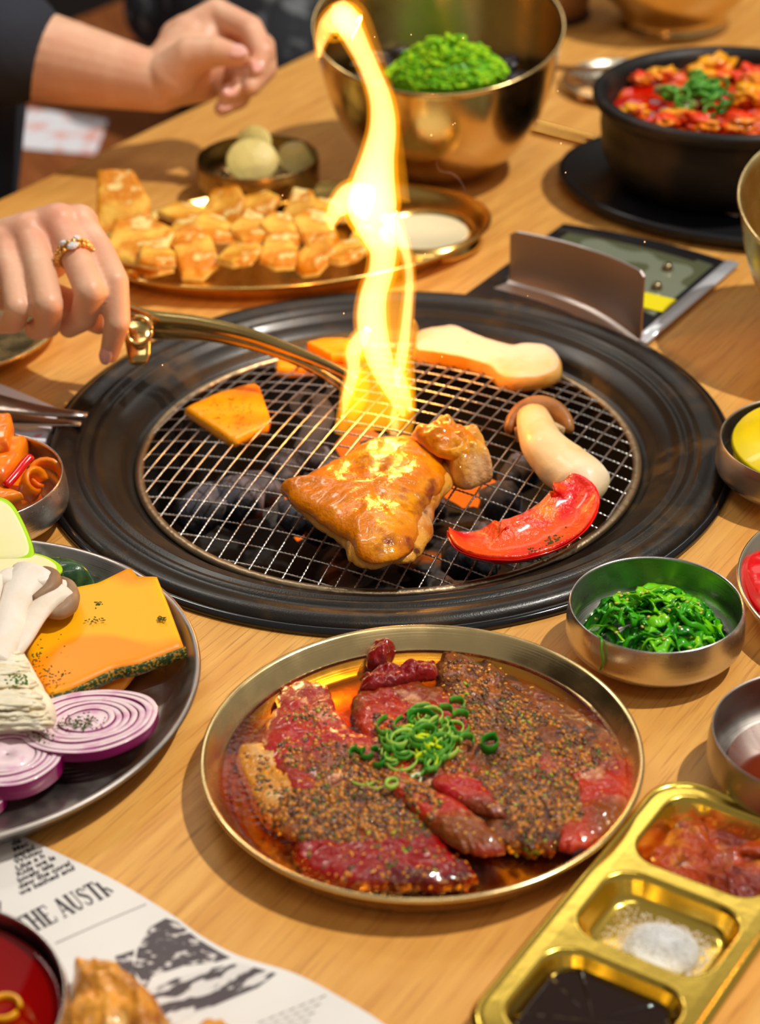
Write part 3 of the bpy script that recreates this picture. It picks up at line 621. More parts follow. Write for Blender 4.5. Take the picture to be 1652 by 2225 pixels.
kpiece([(-40, 918), (-25, 912), (26, 907), (30, 925), (22, 985), (-30, 995)], .034, .012, 'upright orange pickled block on top of the left steel bowl', grad=(0, .25))
kpiece([(-30, 1063), (10, 1058), (52, 1078), (5, 1098), (-30, 1100)], .026, .006, 'orange pickled slice at the near rim of the left steel bowl')
o = sweep('chilli_strip', smooth_pts([A(12, 1056, .033), A(35, 1030, .036), A(50, 1010, .038), A(66, 992, .040)], 12, False), [(.0032, .0024)]*12, KRD, None, A(40, 1025, .036), sides=10); tag(o, 'narrow bright red chilli strip in the left steel bowl', 'chilli')
for i, (x, y, r_, lb) in enumerate([(100, 1035, .0095, 'curled orange pickled ring near the right rim of the kimchi bowl'), (72, 1052, .0075, 'small orange pickled curl beside the red chilli strip')]):
    c_ = A(x, y, .022); o = sweep('pickle_curl', [Vector((r_*math.cos(t), r_*math.sin(t)*.8, .004*math.sin(t))) for t in [j*.33 for j in range(15)]], [(.0022, .006)]*15, KIM, None, None, sides=8); o.location = c_; o.rotation_euler = (.5, .2, i); tag(o, lb, 'vegetable')
# --- red sauce bowl, bottom left
SBW = Vector((-.202, .6265, 0))
dish('chilli_bowl', SBW, bowl_prof(.0640, .030, 1.02), STEEL, 'steel bowl of dark red dipping sauce at the bottom left corner', 'bowl')
o = lathe('red_sauce', [(.0005, .0195), (.0600, .0195), (.0610, .0215), (.0605, .016), (.05, .004), (.0005, .003)], M('dark_red_sauce', (.24, .004, .002), .06, coat=1, mix=[((.42, .03, .004), 12, .55, .75)]), None, (SBW.x, SBW.y, 0)); tag(o, 'smooth dark red sauce filling the bottom left bowl', 'sauce')
o = sweep('scallion_ring', [Vector((.007*math.cos(t), .007*math.sin(t), 0)) for t in [j*.34 for j in range(18)]], [(.0012, .0022)]*18, M('oily_scallion', (.80, .42, .03), .2, coat=1), None, None, sides=8); o.location = A(8, 2190, .0205); tag(o, 'orange oily scallion ring floating on the dark red sauce', 'scallion')

# --- vegetable plate
VC = Vector((-.2388, .8785, 0)); VR = .1410
dish('vegetable_plate', VC, plate_prof(VR, .020, .87), STEEL_D, 'large round steel plate of raw sliced vegetables at the left', 'plate', seg=144)
ZF = M('zucchini_flesh', (.86, .80, .50), .4, mix=[((.80, .78, .40), 30, .5, .7)], coat=.3); ZS = M('zucchini_skin', (.02, .055, .022), .3, mix=[((.07, .14, .06), 70, .5, .66)], bump=(180, .3), coat=.5); ZG = M('zucchini_edge', (.42, .68, .02), .35, coat=.4)
def zucchini(outl, z, th, label, grad=(0, 0)):
    t = slab('zucchini_slice', outl, z, th, [ZS, ZS], p=20, rings=8, seg=90, grad=grad, near=.0, far=.9); tag(t, label, 'zucchini')
    ys = sum(q[1] for q in outl)/len(outl); xs = sum(q[0] for q in outl)/len(outl)
    for nm, f, dz, m in (('edge', .965, .0006, ZG), ('flesh', .86, .0011, ZF)):
        o2 = slab(nm, [(xs+(q[0]-xs)*f, ys+(q[1]-ys)*f) for q in outl], z+th-.001+dz-.0006, .0013, m, p=30, rings=6, seg=90, grad=grad, near=-8*.3, far=.5)
        o2.location = Vector((0, 0, o2.location.z-t.location.z)); o2.parent = t
z0 = slab('zucchini_piece', [(60, 1215), (100, 1208), (150, 1212), (190, 1235), (205, 1260), (196, 1280), (150, 1300), (80, 1300), (50, 1260)], .006, .018, ZS, p=3, amp=.0008); tag(z0, 'dark green rounded zucchini end behind the mushrooms', 'zucchini')
zucchini([(-110, 1140), (-30, 1128), (20, 1128), (52, 1158), (82, 1222), (60, 1245), (-30, 1250), (-110, 1250)], .012, .020, 'thick zucchini slice with pale flesh at the top left of the plate', (0, .25))
zucchini([(-110, 1240), (0, 1213), (60, 1211), (110, 1224), (142, 1250), (130, 1275), (60, 1290), (-100, 1295)], .014, .012, 'zucchini slice with thin green rim under the mushroom cluster')
PUL = [(48, 1330), (52, 1300), (140, 1288), (215, 1275), (285, 1245), (302, 1262), (344, 1262), (370, 1320), (402, 1398), (300, 1432), (250, 1440), (150, 1480), (100, 1492), (60, 1440), (45, 1380)]
def pumpk(outl, z, th, label, rind=None, **k):
    o = slab('pumpkin_slice', outl, z, th, PUMP, sharp=True, p=40, rings=9, seg=110, near=.9, far=.9, **k); tag(o, label, 'pumpkin')
    if rind:
        path = linear_pts([A(a, b, z+th*.5) for a, b in rind], 26, False)
        path = [Vector((p.x, p.y, z+th*.48+k.get('grad', (0, 0))[0]*(p.x-o.location.x)+k.get('grad', (0, 0))[1]*(p.y-o.location.y))) for p in path]
        r2 = sweep('rind', [p-o.location for p in path], [(.0016, th*.50)]*26, RIND, o, None, sides=8)
    return o
pumpk([(170, 1330), (200, 1290), (275, 1255), (290, 1248), (340, 1290), (330, 1400), (270, 1468), (180, 1500), (120, 1500)], .0085, .006, 'lower pumpkin slice mostly hidden under the front slice', grad=(0, .10))
pumpk(PUL, .0165, .0075, 'large flat orange pumpkin slice with mottled green rind on the steel plate', rind=[(100, 1506), (150, 1494), (250, 1452), (300, 1444), (404, 1410)], grad=(0, .10))
hb = Soup()
for i in range(120):
    cx, cy, sx, sy = random.choice([(212, 1310, 6, 4), (205, 1346, 14, 3), (95, 1440, 22, 26), (80, 1430, 10, 22), (350, 1344, 4, 2), (110, 1470, 20, 10)])
    hb.ball(A(cx+random.gauss(0, sx), cy+random.gauss(0, sy), .0258), (random.uniform(.0004, .0013), .0005, .0003), 0, amp=.6)
o = hb.build('herb_flakes', HERB, None, A(150, 1400, .025)); tag(o, 'dark dried herb flakes sprinkled on the orange pumpkin slice', 'herbs', kind='stuff')
# onion slices made of rings
ON = M('onion_white', (.82, .66, .70), .35, mix=[((.70, .42, .55), 110, .52, .70)], coat=.4, sss=.1); OP = M('onion_purple', (.30, .035, .16), .3, coat=.5); OPS = M('onion_skin', (.20, .006, .08), .2, coat=.8)
def onion(cpx, a_px, b_px, z, label, rot=0., rings=8, th=.0055, off=(0, 0), grad=(0, 0)):
    c_ = A(cpx[0], cpx[1], z); t = empty('onion_slice', c_, label, 'onion')
    ax = a_px*c_.y/4400*1.1; bx = b_px*c_.y/4400*1.1/.60
    edges = [1-.10*i for i in range(rings)]+[.13]
    for i in range(rings):
        r1, r0 = edges[i], edges[i+1]+.006 if i < rings-1 else .02
        vs, fs, mi = [], [], []; S = 72; dz = .00045*math.sin(i*2.3)+(.0 if i else 0)
        prof = [(r1, 0), (r1, th*.92+dz), (r1-.006, th+dz), (r0+.005, th+dz), (r0, th*.9+dz), (r0, 0)]
        for r_, z_ in prof:
            for k_ in range(S):
                a = 2*math.pi*k_/S; f = r_*(1+.025*math.sin(a*3+i*.8)+.02*nzv((math.cos(a), math.sin(a), i*.2), 2, 4)); x = f*ax*math.cos(a)+off[0]*ax*(1-r_); y = f*bx*math.sin(a)+off[1]*bx*(1-r_)
                x, y = x*math.cos(rot)-y*math.sin(rot), x*math.sin(rot)+y*math.cos(rot)
                vs.append((x, y, z_+grad[0]*x+grad[1]*y))
        for j in range(5):
            for k_ in range(S):
                l = (k_+1) % S; fs.append((j*S+k_, j*S+l, (j+1)*S+l, (j+1)*S+k_)); mi.append((0 if j == 2 else (1 if i else 2)))
        o = link('onion_layer', pyd(vs, fs, mi), [ON, OP, OPS], t)
        if i in (0,): o['label'] = 'outermost purple skinned layer'
    return t
onion((192, 1583), 175, 82, .0135, 'large red onion slice with thin rings in front of the pumpkin', rot=.15, off=(.0, .04), grad=(.03, -.05))
onion((20, 1668), 140, 72, .010, 'red onion slice with wide layers at the left, partly under the shredded mushroom', rings=6, rot=.25, th=.009, grad=(-.05, .03))
onion((-60, 1745), 92, 50, .0035, 'lowest red onion slice at the left edge of the photo', rings=5, rot=.2)
hb = Soup()
for i in range(110):
    hb.ball(A(172+random.gauss(0, 26), 1570+random.gauss(0, 9), .0205), (random.uniform(.0004, .0011), .0005, .0003), 0, amp=.6)
for i in range(26): hb.ball(A(90+random.gauss(0, 14), 1600+random.gauss(0, 8), .0205), (.0007, .0005, .0003), 0, amp=.6)
o = hb.build('herb_flakes', HERB, None, A(170, 1575, .0205)); tag(o, 'dark herb flakes in the centre of the large onion slice', 'herbs', kind='stuff')
# shredded mushroom block and oyster mushrooms
FIB = M('mushroom_shreds', (.94, .83, .62), .5, mix=[((.90, .74, .46), 40, .5, .7)], bump=(90, .6), stretch=(1, 6, 1), sss=.15, boost=0)
t = empty('shredded_mushroom', A(10, 1520, .02), 'block of pale torn mushroom fibres in front of the pumpkin slice', 'mushroom')
onto(t, slab('body', [(-160, 1400), (-40, 1420), (40, 1402), (62, 1420), (95, 1490), (120, 1545), (110, 1572), (0, 1592), (-160, 1610)], .018, .017, FIB, p=8, amp=.002, ns=110, seed=2, edge=.03, near=.1, far=.9))
random.seed(5); fb = Soup()
for i in range(70):
    t0 = random.random(); y = 1412+t0*165; x1 = 42+ t0*78+random.uniform(-14, 3); x0 = x1-random.uniform(70, 220)
    n_ = 7; fb.tube([A(x0+(x1-x0)*j/6, y-6+10*t0+(x1-x0)*(6-j)/6*.03+random.uniform(-3, 3), .0362-.010*(max(0, t0-.7)/.3)+.0008*random.random()-(.003 if j == 6 else 0)) for j in range(n_)], [(.0010+.0008*random.random(), .0009)]*n_, 0, sides=6)
onto(t, fb.build('fibre', FIB, None, t.location.copy()))['kind'] = 'stuff'
hb = Soup()
for i in range(34): hb.ball(A(40+random.gauss(0, 14), 1478+random.gauss(0, 9), .0378), (random.uniform(.0006, .0014), .0006, .0003), 0, amp=.5)
hb.build('herb_flakes', M('parsley', (.06, .16, .01), .5), t, t.location)['kind'] = 'stuff'
OY = M('oyster_mushroom_white', (.84, .76, .68), .45, mix=[((.76, .64, .52), 30, .5, .7)], bump=(200, .2), sss=.15); OYC = M('oyster_cap_brown', (.27, .17, .11), .5, mix=[((.36, .25, .17), 60, .5, .7)])
t = empty('oyster_mushroom', A(50, 1300, .03), 'white oyster mushroom cluster with brown cap edges lying over the zucchini', 'mushroom')
def stalk(pts, rs, mat=OY, name='stalk', fl=.55): 
    pt = smooth_pts([A(a, b, c_) for a, b, c_ in pts], 22, False); rr = smooth_pts([(r_, 0, 0) for r_ in rs], 22, False)
    return onto(t, sweep(name, pt, [(r_.x, r_.x*fl) for r_ in rr], mat, None, t.location.copy(), sides=16))
stalk([(-20, 1440, .034), (15, 1380, .037), (30, 1320, .039), (55, 1270, .040), (75, 1250, .040)], [.012, .010, .0085, .012, .015])
stalk([(20, 1420, .034), (50, 1385, .036), (80, 1335, .037), (110, 1300, .038), (135, 1290, .036)], [.007, .006, .0065, .008, .010])
stalk([(-60, 1400, .034), (-50, 1320, .040), (-40, 1260, .042)], [.014, .012, .013])
def cap(pts, rr, z): onto(t, slab('cap', pts, z, .008, [OY, OYC], p=9, rings=9, seg=80, amp=.0006, near=.0, far=.9))
cap([(0, 1240), (40, 1228), (85, 1232), (112, 1248), (117, 1272), (95, 1288), (60, 1285), (20, 1290), (-10, 1270)], 0, .037)
cap([(92, 1285), (118, 1255), (146, 1258), (156, 1280), (152, 1310), (135, 1330), (100, 1335), (85, 1320)], 0, .030)
for pts_, z_ in (([(92, 1236), (110, 1246), (119, 1262), (112, 1280), (92, 1292), (72, 1300)], .0405), ([(132, 1257), (150, 1272), (157, 1295), (150, 1318), (126, 1333), (95, 1332)], .034)):
    onto(t, sweep('cap_edge', smooth_pts([A(a_, b_, z_) for a_, b_ in pts_], 18, False), [(.0012+.0032*math.sin(math.pi*(i_+.5)/18), .0012+.0042*math.sin(math.pi*(i_+.5)/18)) for i_ in range(18)], OYC, None, t.location.copy(), sides=10))
cap([(-90, 1235), (-40, 1230), (10, 1245), (5, 1280), (-90, 1290)], 0, .036)

# ------------------------------------------------------------ newspaper
ol = [(-150, 1745), (-60, 1775), (0, 1800), (120, 1855), (250, 1918), (370, 1990), (440, 2040), (520, 2082), (640, 2120), (740, 2172), (830, 2228), (880, 2290), (300, 2420), (-150, 2330)]
npz = .0006
nw = empty('newspaper_sheet', A(300, 2150, 0), 'printed newspaper style paper sheet with headline lying at the bottom left', 'paper')
_P = smooth_pts([A(a_, b_, 0) for a_, b_ in ol], 120); _n = len(_P)
link('sheet', pyd([Vector((p.x, p.y, npz))-nw.location for p in _P]+[Vector((p.x, p.y, npz+.0009))-nw.location for p in _P], [tuple(range(_n)), tuple(_n+i_ for i_ in range(_n))]+[(i_, (i_+1) % _n, _n+(i_+1) % _n, _n+i_) for i_ in range(_n)]), PAPER, nw, None, False)
zt = npz+.0012
def flat(name, polys, mat=INK, zz=zt):
    s = Soup()
    for P in polys:
        n_ = len(P); b0 = [Vector((p.x, p.y, zz)) for p in P]; s.add(b0+[v-Vector((0, 0, .0003)) for v in b0], [tuple(range(n_))]+[(i, n_+i, n_+(i+1) % n_, (i+1) % n_) for i in range(n_)])
    o = s.build(name, mat, nw, nw.location, smooth=False); o.location = (0, 0, 0); return o
O_ = A(78, 2024, zt); ex = (A(240, 1945, zt)-O_); LN = ex.length; ex.normalize(); ey = Vector((-ex.y, ex.x, 0))
def stroke(p, q, w_, o_, s):     # letter stroke in letter units
    a, b_ = Vector(p), Vector(q); d = (b_-a); n_ = Vector((-d.y, d.x)).normalized()*w_/2
    return [o_+ex*(v.x*s)+ey*(v.y*s) for v in (a-n_, b_-n_, b_+n_, a+n_)]
K, k_ = .20, .06
LET = {'T': [((.35, 0), (.35, 1), K), ((0, .97), (.7, .97), .06), ((.03, .97), (.0, .78), .05), ((.67, .97), (.7, .78), .05), ((.18, .02), (.52, .02), .04)],
 'H': [((.15, 0), (.15, 1), K), ((.62, 0), (.62, 1), K), ((.15, .5), (.62, .5), k_), ((0, .02), (.3, .02), .04), ((.47, .02), (.77, .02), .04), ((0, .98), (.3, .98), .04), ((.47, .98), (.77, .98), .04)],
 'E': [((.15, 0), (.15, 1), K), ((0, .97), (.6, .97), .06), ((0, .03), (.62, .03), .06), ((.15, .52), (.45, .52), .05), ((.6, .97), (.62, .78), .05), ((.62, .03), (.66, .25), .05)],
 'A': [((.05, 0), (.36, 1), k_), ((.36, 1), (.68, 0), K), ((.16, .33), (.56, .33), k_), ((-.06, .02), (.18, .02), .04), ((.52, .02), (.82, .02), .04)],
 'U': [((.15, .25), (.15, 1), K), ((.15, .27), (.28, .06), .13), ((.26, .05), (.48, .05), .09), ((.46, .05), (.6, .25), .07), ((.61, .22), (.61, 1), k_), ((0, .98), (.3, .98), .04), ((.48, .98), (.74, .98), .04)],
 'S': [((.5, .78), (.42, .93), .07), ((.43, .95), (.18, .93), .07), ((.18, .95), (.08, .72), .11), ((.08, .74), (.48, .42), .16), ((.48, .45), (.5, .18), .13), ((.5, .2), (.36, .04), .1), ((.38, .05), (.14, .07), .07), ((.14, .07), (.06, .25), .06)],
 'R': [((.15, 0), (.15, .85), K), ((0, .02), (.3, .02), .04), ((.2, .42), (.42, .42), .05), ((.38, .42), (.58, .1), .11)]}
s_ = LN/5.35; cur = -.62; polys = []
for ch in 'THE AUSTR':
    if ch == ' ': cur += .38; continue
    for a, b_, w_ in LET[ch]: polys.append(stroke(a, b_, w_, O_+ex*(cur*s_*1.0), s_*1.45 if False else s_))
    cur += {'T': .72, 'H': .84, 'E': .74, 'A': .84, 'U': .80, 'S': .66, 'R': .8}[ch]
def tall(P): return P
o = flat('headline', [[O_+ex*((v-O_).dot(ex))+ey*((v-O_).dot(ey))*1.85 for v in P] for P in polys]); o['label'] = 'large printed headline letters THE AUSTR'
flat('rule', [[A(120, 2048, zt), A(220, 2004, zt), A(318, 1963, zt), A(318, 1965, zt), A(220, 2006, zt), A(120, 2051, zt)]], M('thin_rule', (.35, .32, .32), .8))
flat('rule', [[A(-2, 1958, zt), A(2, 1958, zt), A(2, 1985, zt), A(-2, 1985, zt)]])
lines = ['de', 'Mac', 'parad', 'Whitsu', 'Like a h', 'Kids we la', 'lovely isla', 'dew the coral', 'we bathed and']
for i, tx in enumerate(lines):
    cu = bpy.data.curves.new('text', 'FONT'); cu.body = tx; cu.size = .0050; cu.shear = .2; cu.extrude = .0001; cu.offset = .00008
    to = bpy.data.objects.new('text', cu); C.objects.link(to); dg = bpy.context.evaluated_depsgraph_get(); me = bpy.data.meshes.new_from_object(to.evaluated_get(dg)); bpy.data.objects.remove(to)
    me.transform(Matrix.Rotation(math.atan2(ex.y, ex.x), 4, 'Z')); o = link('text_line', me, INK, nw, None, False); p = A(28+i*2.1, 1838+i*13.4, zt); o.location = p-nw.location
# engraving: arched building
def poly_noise(ol_, m=INK2, nm='engraving'): flat(nm, [[A(a, b_, zt) for a, b_ in ol_]], m)
poly_noise([(290, 2105), (300, 2060), (325, 2015), (360, 1995), (385, 2003), (430, 2040), (480, 2070), (500, 2080), (470, 2090), (400, 2098), (330, 2120), (318, 2145)])
poly_noise([(318, 2150), (380, 2125), (450, 2105), (520, 2092), (600, 2115), (560, 2145), (500, 2170), (430, 2200), (380, 2228), (340, 2200), (322, 2175)], M('engraving_ink', (.09, .075, .08), .8, mix=[((.70, .67, .65), 55, .50, .54, 3)], stretch=(1.0, 2.6, 1), rot=-.6))
poly_noise([(250, 2078), (292, 2064), (288, 2088), (300, 2140), (270, 2120), (255, 2095)])
for i in range(5):
    flat('text_line', [[A(560+q*22+i*10, 2222-q*9+i*9, zt), A(576+q*22+i*10, 2215-q*9+i*9, zt), A(577+q*22+i*10, 2217-q*9+i*9, zt), A(561+q*22+i*10, 2224-q*9+i*9, zt)] for q in range(7-i)], M('faint_print', (.30, .27, .27), .8))
# fried pieces on the paper
FRY = M('fried_crust', (.80, .33, .03), .35, mix=[((.42, .12, .012), 40, .46, .62, 4), ((.92, .58, .18), 55, .52, .66, 4)], bump=(260, 1.0), coat=.5, croug=.12, boost=0)
o = slab('fried_dumpling', [(155, 2100), (160, 2066), (190, 2060), (215, 2072), (258, 2085), (290, 2140), (330, 2180), (370, 2240), (360, 2330), (240, 2350), (165, 2300), (150, 2180)], .002, .026, FRY, p=3, rings=20, seg=130, amp=.008, ns=75, seed=8, edge=.14); tag(o, 'crisp golden fried dumpling on the newspaper at the bottom left', 'dumpling')
o = slab('fried_dumpling', [(425, 2225), (445, 2212), (470, 2218), (485, 2208), (500, 2235), (520, 2300), (430, 2300)], .002, .014, FRY, p=3, seed=12, amp=.004); tag(o, 'small tip of a second fried dumpling at the bottom edge', 'dumpling')

# ------------------------------------------------------------ divided sauce tray
TW = .0915; tl = A(985, 2225, .014); t0 = Vector((tl.x, tl.y, 0)); Lend = (A(1400, 1716, .014)-tl).dot(U)+.0005
# local frame: s along U (0 at frame bottom), t across along V
TL_ = .205; S1 = Lend+.018; S0 = S1-TL_
tr_o = t0+U*S0+V*.0012
tray = empty('sauce_tray', (tr_o.x, tr_o.y, .0), 'long gold metal tray with rounded sauce compartments at the bottom right', 'tray', rz=TA-math.pi/2)
# local x = V (across), local y = U (along)
def rrect(cx, cy, hx, hy, r, n=8):
    P = []
    for (sx, sy, a0) in ((1, 1, 0), (-1, 1, 90), (-1, -1, 180), (1, -1, 270)):
        for i in range(n+1):
            a = R(a0+90*i/n); P.append((cx+sx*(hx-r)+r*math.cos(a), cy+sy*(hy-r)+r*math.sin(a)))
    return P
comp = []        # from the far end
H = .0145
segs = [(.0095, .057), (.0745, .051), (.1335, .058)]
for a, l in segs: comp.append((TW/2, TL_-a-l/2, TW/2-.0115, l/2))
def loft(loops, mat, name, parent, cap_end=False):
    vs, fs = [], []; n_ = len(loops[0])
    for l in loops: vs += l
    for k2 in range(len(loops)-1):
        for i in range(n_): j = (i+1) % n_; fs.append((k2*n_+i, k2*n_+j, (k2+1)*n_+j, (k2+1)*n_+i))
    if cap_end: fs.append(tuple((len(loops)-1)*n_+i for i in range(n_)))
    return link(name, pyd(vs, fs), mat, parent)
for (cx, cy, hx, hy) in comp:
    lp = []
    for ins, z, r in [(-.0012, H-.0002, .0155), (.0, H, .0150), (.0007, H-.0006, .0145), (.0018, H-.0035, .014), (.0042, .0050, .012), (.0058, .0022, .011), (.0085, .0012, .009), (.02, .0010, .005)]:
        lp.append([(x, y, z) for x, y in rrect(cx, cy, hx-ins, hy-ins, max(.002, r))])
    loft(lp, GOLD, 'compartment', tray, True)
# deck: grid between the compartments via triangulated fill
bm = bmesh.new(); 
def loop_edges(P, z):
    v = [bm.verts.new((x, y, z)) for x, y in P]; return [bm.edges.new((v[i], v[(i+1) % len(v)])) for i in range(len(v))]
es = loop_edges(rrect(TW/2, TL_/2, TW/2-.0045, TL_/2-.0045, .0175), H-.0004)
for (cx, cy, hx, hy) in comp: es += loop_edges(rrect(cx, cy, hx+.0012, hy+.0012, .0155), H-.0002)
bmesh.ops.triangle_fill(bm, edges=es, use_beauty=True)
me = bpy.data.meshes.new('deck'); bm.to_mesh(me); bm.free(); link('deck', me, GOLD, tray, None, False)
rimp = [(.0045, H-.0004), (.0036, H+.0008), (.0026, H+.0012), (.0018, H+.0006), (.0012, H-.0005), (.0006, H-.0008), (0, H-.0014), (.0006, H-.0030), (.0022, H-.0034), (.0060, .001), (.0065, 0.)]
loft([[(x, y, z) for x, y in rrect(TW/2, TL_/2, TW/2-i_, TL_/2-i_, .0195)] for i_, z in rimp], GOLD, 'rolled_rim', tray)
TM = Matrix.Translation(tray.location) @ Matrix.Rotation(TA-math.pi/2, 4, 'Z')
def comp_blob(ci, name, mat, label, h0, amp, cover=.9, ns=120, seed=0, cat='sauce', shift=(0, 0), p=5):
    cx, cy, hx, hy = comp[ci]; P = rrect(cx+shift[0], cy+shift[1], (hx-.0055)*cover, (hy-.0055)*cover, .012)
    vs, fs, mi, c_ = slab_data(P, .0012, h0, px=False, p=p, rings=20, seg=100, amp=amp, ns=ns, seed=seed, edge=.05)
    me_ = pyd(vs, fs); me_.transform(Matrix.Translation(-c_)); o_ = link(name, me_, mat); w_ = TM @ c_; o_.location = w_; o_.rotation_euler = (0, 0, TA-math.pi/2); return tag(o_, label, cat)
SSM = M('spicy_paste', (.36, .062, .004), .25, mix=[((.55, .20, .012), 110, .5, .66, 5), ((.16, .020, .003), 60, .48, .62, 4)], bump=(420, .8), coat=.6, croug=.05)
comp_blob(0, 'spicy_paste', SSM, 'chunky reddish brown spicy paste in the far compartment of the gold tray', .0085, .0042, .98, 130, 2)
q = TM @ Vector((comp[0][0]+.016, comp[0][1]+.012, .008)); o = lump('onion_shred', q, (.014, .007, .005), SSM, amp=.6, seed=9, rz=.4); tag(o, 'brown sauce coated shred standing up from the spicy paste', 'food')
comp_blob(2, 'soy_sauce', M('soy_sauce', (.012, .004, .001), .04, coat=1), 'black glossy soy sauce in the nearest compartment of the gold tray', .0055, 0, 1.04, p=80)
# salt
random.seed(3); sg = Soup(); SALT = M('salt', (.92, .90, .88), .35, sss=.2, mix=[((.75, .70, .66), 300, .5, .7)], bump=(900, .5)); cx, cy, hx, hy = comp[1]
for i in range(8200):
    a = random.uniform(0, 6.28); q = abs(random.gauss(0, .66)); q = min(q, 2.0)
    x = cx+.0035+math.cos(a)*.0180*q; y = cy-.002+math.sin(a)*.0155*q
    if abs(x-cx) > hx-.009 or abs(y-cy) > hy-.009: continue
    z = .0012+.0060*max(0, 1-(q/1.05)**2)*random.uniform(.75, 1)+.0003; s = random.uniform(.00022, .00045)
    p = TM @ Vector((x, y, z)); sg.ball(p, (s, s, s), 0)
core = lathe_data([(.0005, .0058), (.004, .0054), (.008, .0043), (.012, .0030), (.0172, .0002), (.0005, 0)], 40)
cc = TM @ Vector((cx+.0035, cy-.003, .0012)); sg.add([Vector(v)+cc for v in core[0]], core[1])
o = sg.build('salt_heap', SALT, None, cc); tag(o, 'small heap of coarse white salt in the middle compartment of the gold tray', 'salt', kind='stuff')

# ------------------------------------------------------------ back of the table
# control panel and steel guard
pc = GC
def arc(r, a0, a1, n_=24): return [Vector((GC.x+r*math.cos(R(a0+(a1-a0)*i/(n_-1))), GC.y+r*math.sin(R(a0+(a1-a0)*i/(n_-1))), 0)) for i in range(n_)]
cpn = empty('control_panel', (GC.x+.3*U.x, GC.y+.3*U.y, 0), 'flat black and steel control panel set in the table behind the grill', 'control panel')
def panel_poly(r0, a0, a1, wide, r1, inset=0.):
    inn = arc(r0+inset, a0+inset*240, a1-inset*240); n_ = 24; out_ = []
    for i in range(n_):
        p = inn[n_-1-i]; v = p-GC; tpar = v.dot(V); s_ = math.sqrt(max(0, (r1-inset)**2-tpar**2)); out_.append(GC+U*s_+V*tpar)
    return inn+out_
def plate_poly(name, P, z0_, z1_, mat, parent):
    n_ = len(P); o_ = parent.location; vs = [Vector((p.x, p.y, z0_))-o_ for p in P]+[Vector((p.x, p.y, z1_))-o_ for p in P]
    return link(name, pyd(vs, [tuple(range(n_))[::-1], tuple(n_+i for i in range(n_))]+[(i, (i+1) % n_, n_+(i+1) % n_, n_+i) for i in range(n_)]), mat, parent, None, False)
BLK = M('black_panel', (.018, .018, .022), .25, .3, coat=.3); SIL = M('silver_edge', (.80, .83, .90), .25, .45, coat=.5)  # silver edge: pale bluish colour and less metal imitate steel catching light
plate_poly('bezel', panel_poly(.2245, 36.5, 74.5, 0, .376), .0003, .0035, BLK, cpn)
pin = panel_poly(.2245, 36.5, 74.5, 0, .376, .0); 
edge_r = [GC+U*s_+V*((pin[0]-GC).dot(V)) for s_ in ((pin[0]-GC).dot(U), (pin[47]-GC).dot(U))]
pth = [Vector((p.x, p.y, .0036))-cpn.location for p in linear_pts([edge_r[0], edge_r[1]], 6, False)]
sweep('silver_strip', [p+V*.0012 for p in pth], [(.0062, .0016)]*6, SIL, cpn, None, sides=8)
GLS = M('green_glass', (.10, .11, .07), .1, coat=1, mix=[((.20, .22, .17), 30, .5, .52, 0)])
plate_poly('window', panel_poly(.262, 41.5, 69, 0, .362), .0036, .0042, GLS, cpn)
plate_poly('window_trim', [p for p in arc(.3625, 48, 67)]+[p for p in reversed(arc(.3575, 48, 67))], .0042, .0050, M('trim_metal', (.30, .27, .25), .3, 1), cpn)
q = GC+U*.272+V*.062
plate_poly('yellow_label', [q+U*a+V*b_ for a, b_ in ((-.012, -.016), (.012, -.016), (.012, .010), (-.012, .010))], .0043, .0050, M('yellow_sign', (.75, .66, .01), .4), cpn)
for (a, b_) in ((.295, .050), (.33, .042)):
    q = GC+U*a+V*b_-cpn.location; lathe('knob', [(.0005, .0095), (.003, .009), (.0042, .006), (.0042, .0042), (.0005, .0042)], M('panel_knob', (.30, .24, .14), .3, 1), cpn, (q.x, q.y, 0), seg=24)
gd = empty('steel_guard', (GC.x+.24*U.x, GC.y+.24*U.y, 0), 'upright curved stainless steel splash guard standing at the back edge of the grill', 'guard')
GM = M('guard_steel', (.62, .55, .52), .34, 1, bump=(40, .05), stretch=(1, 1, 30))
bl, br = A(1107, 612, .004), A(1391, 742, .004); mid = (bl+br)/2; ch = (br-bl); nrm = Vector((-ch.y, ch.x, 0)).normalized()
if nrm.dot(mid-GC) < 0: nrm = -nrm
vs, fs = [], []; n_ = 28
for i in range(n_):
    t = i/(n_-1); b0 = bl.lerp(br, t)+nrm*.012*math.sin(math.pi*t); h = .0415+.0155*t; rr = min(t, 1-t)
    h -= .003*max(0, 1-rr/.03)
    if t < .5: h += .004*(1-2*t)
    for (dn, z) in ((-.016, .0038), (-.003, .0040), (-.0006, .0055), (0, .008), (0, h), (.0018, h+.0004), (.0018, .0036), (-.016, .0030)):
        vs.append(b0+nrm*dn+Vector((0, 0, z-b0.z))-gd.location)
for i in range(n_-1):
    for j in range(8): k2 = (j+1) % 8; fs.append((i*8+j, i*8+k2, (i+1)*8+k2, (i+1)*8+j))
fs += [tuple(range(8)), tuple((n_-1)*8+j for j in range(8))[::-1]]
link('plate', pyd(vs, fs), GM, gd, None, False)

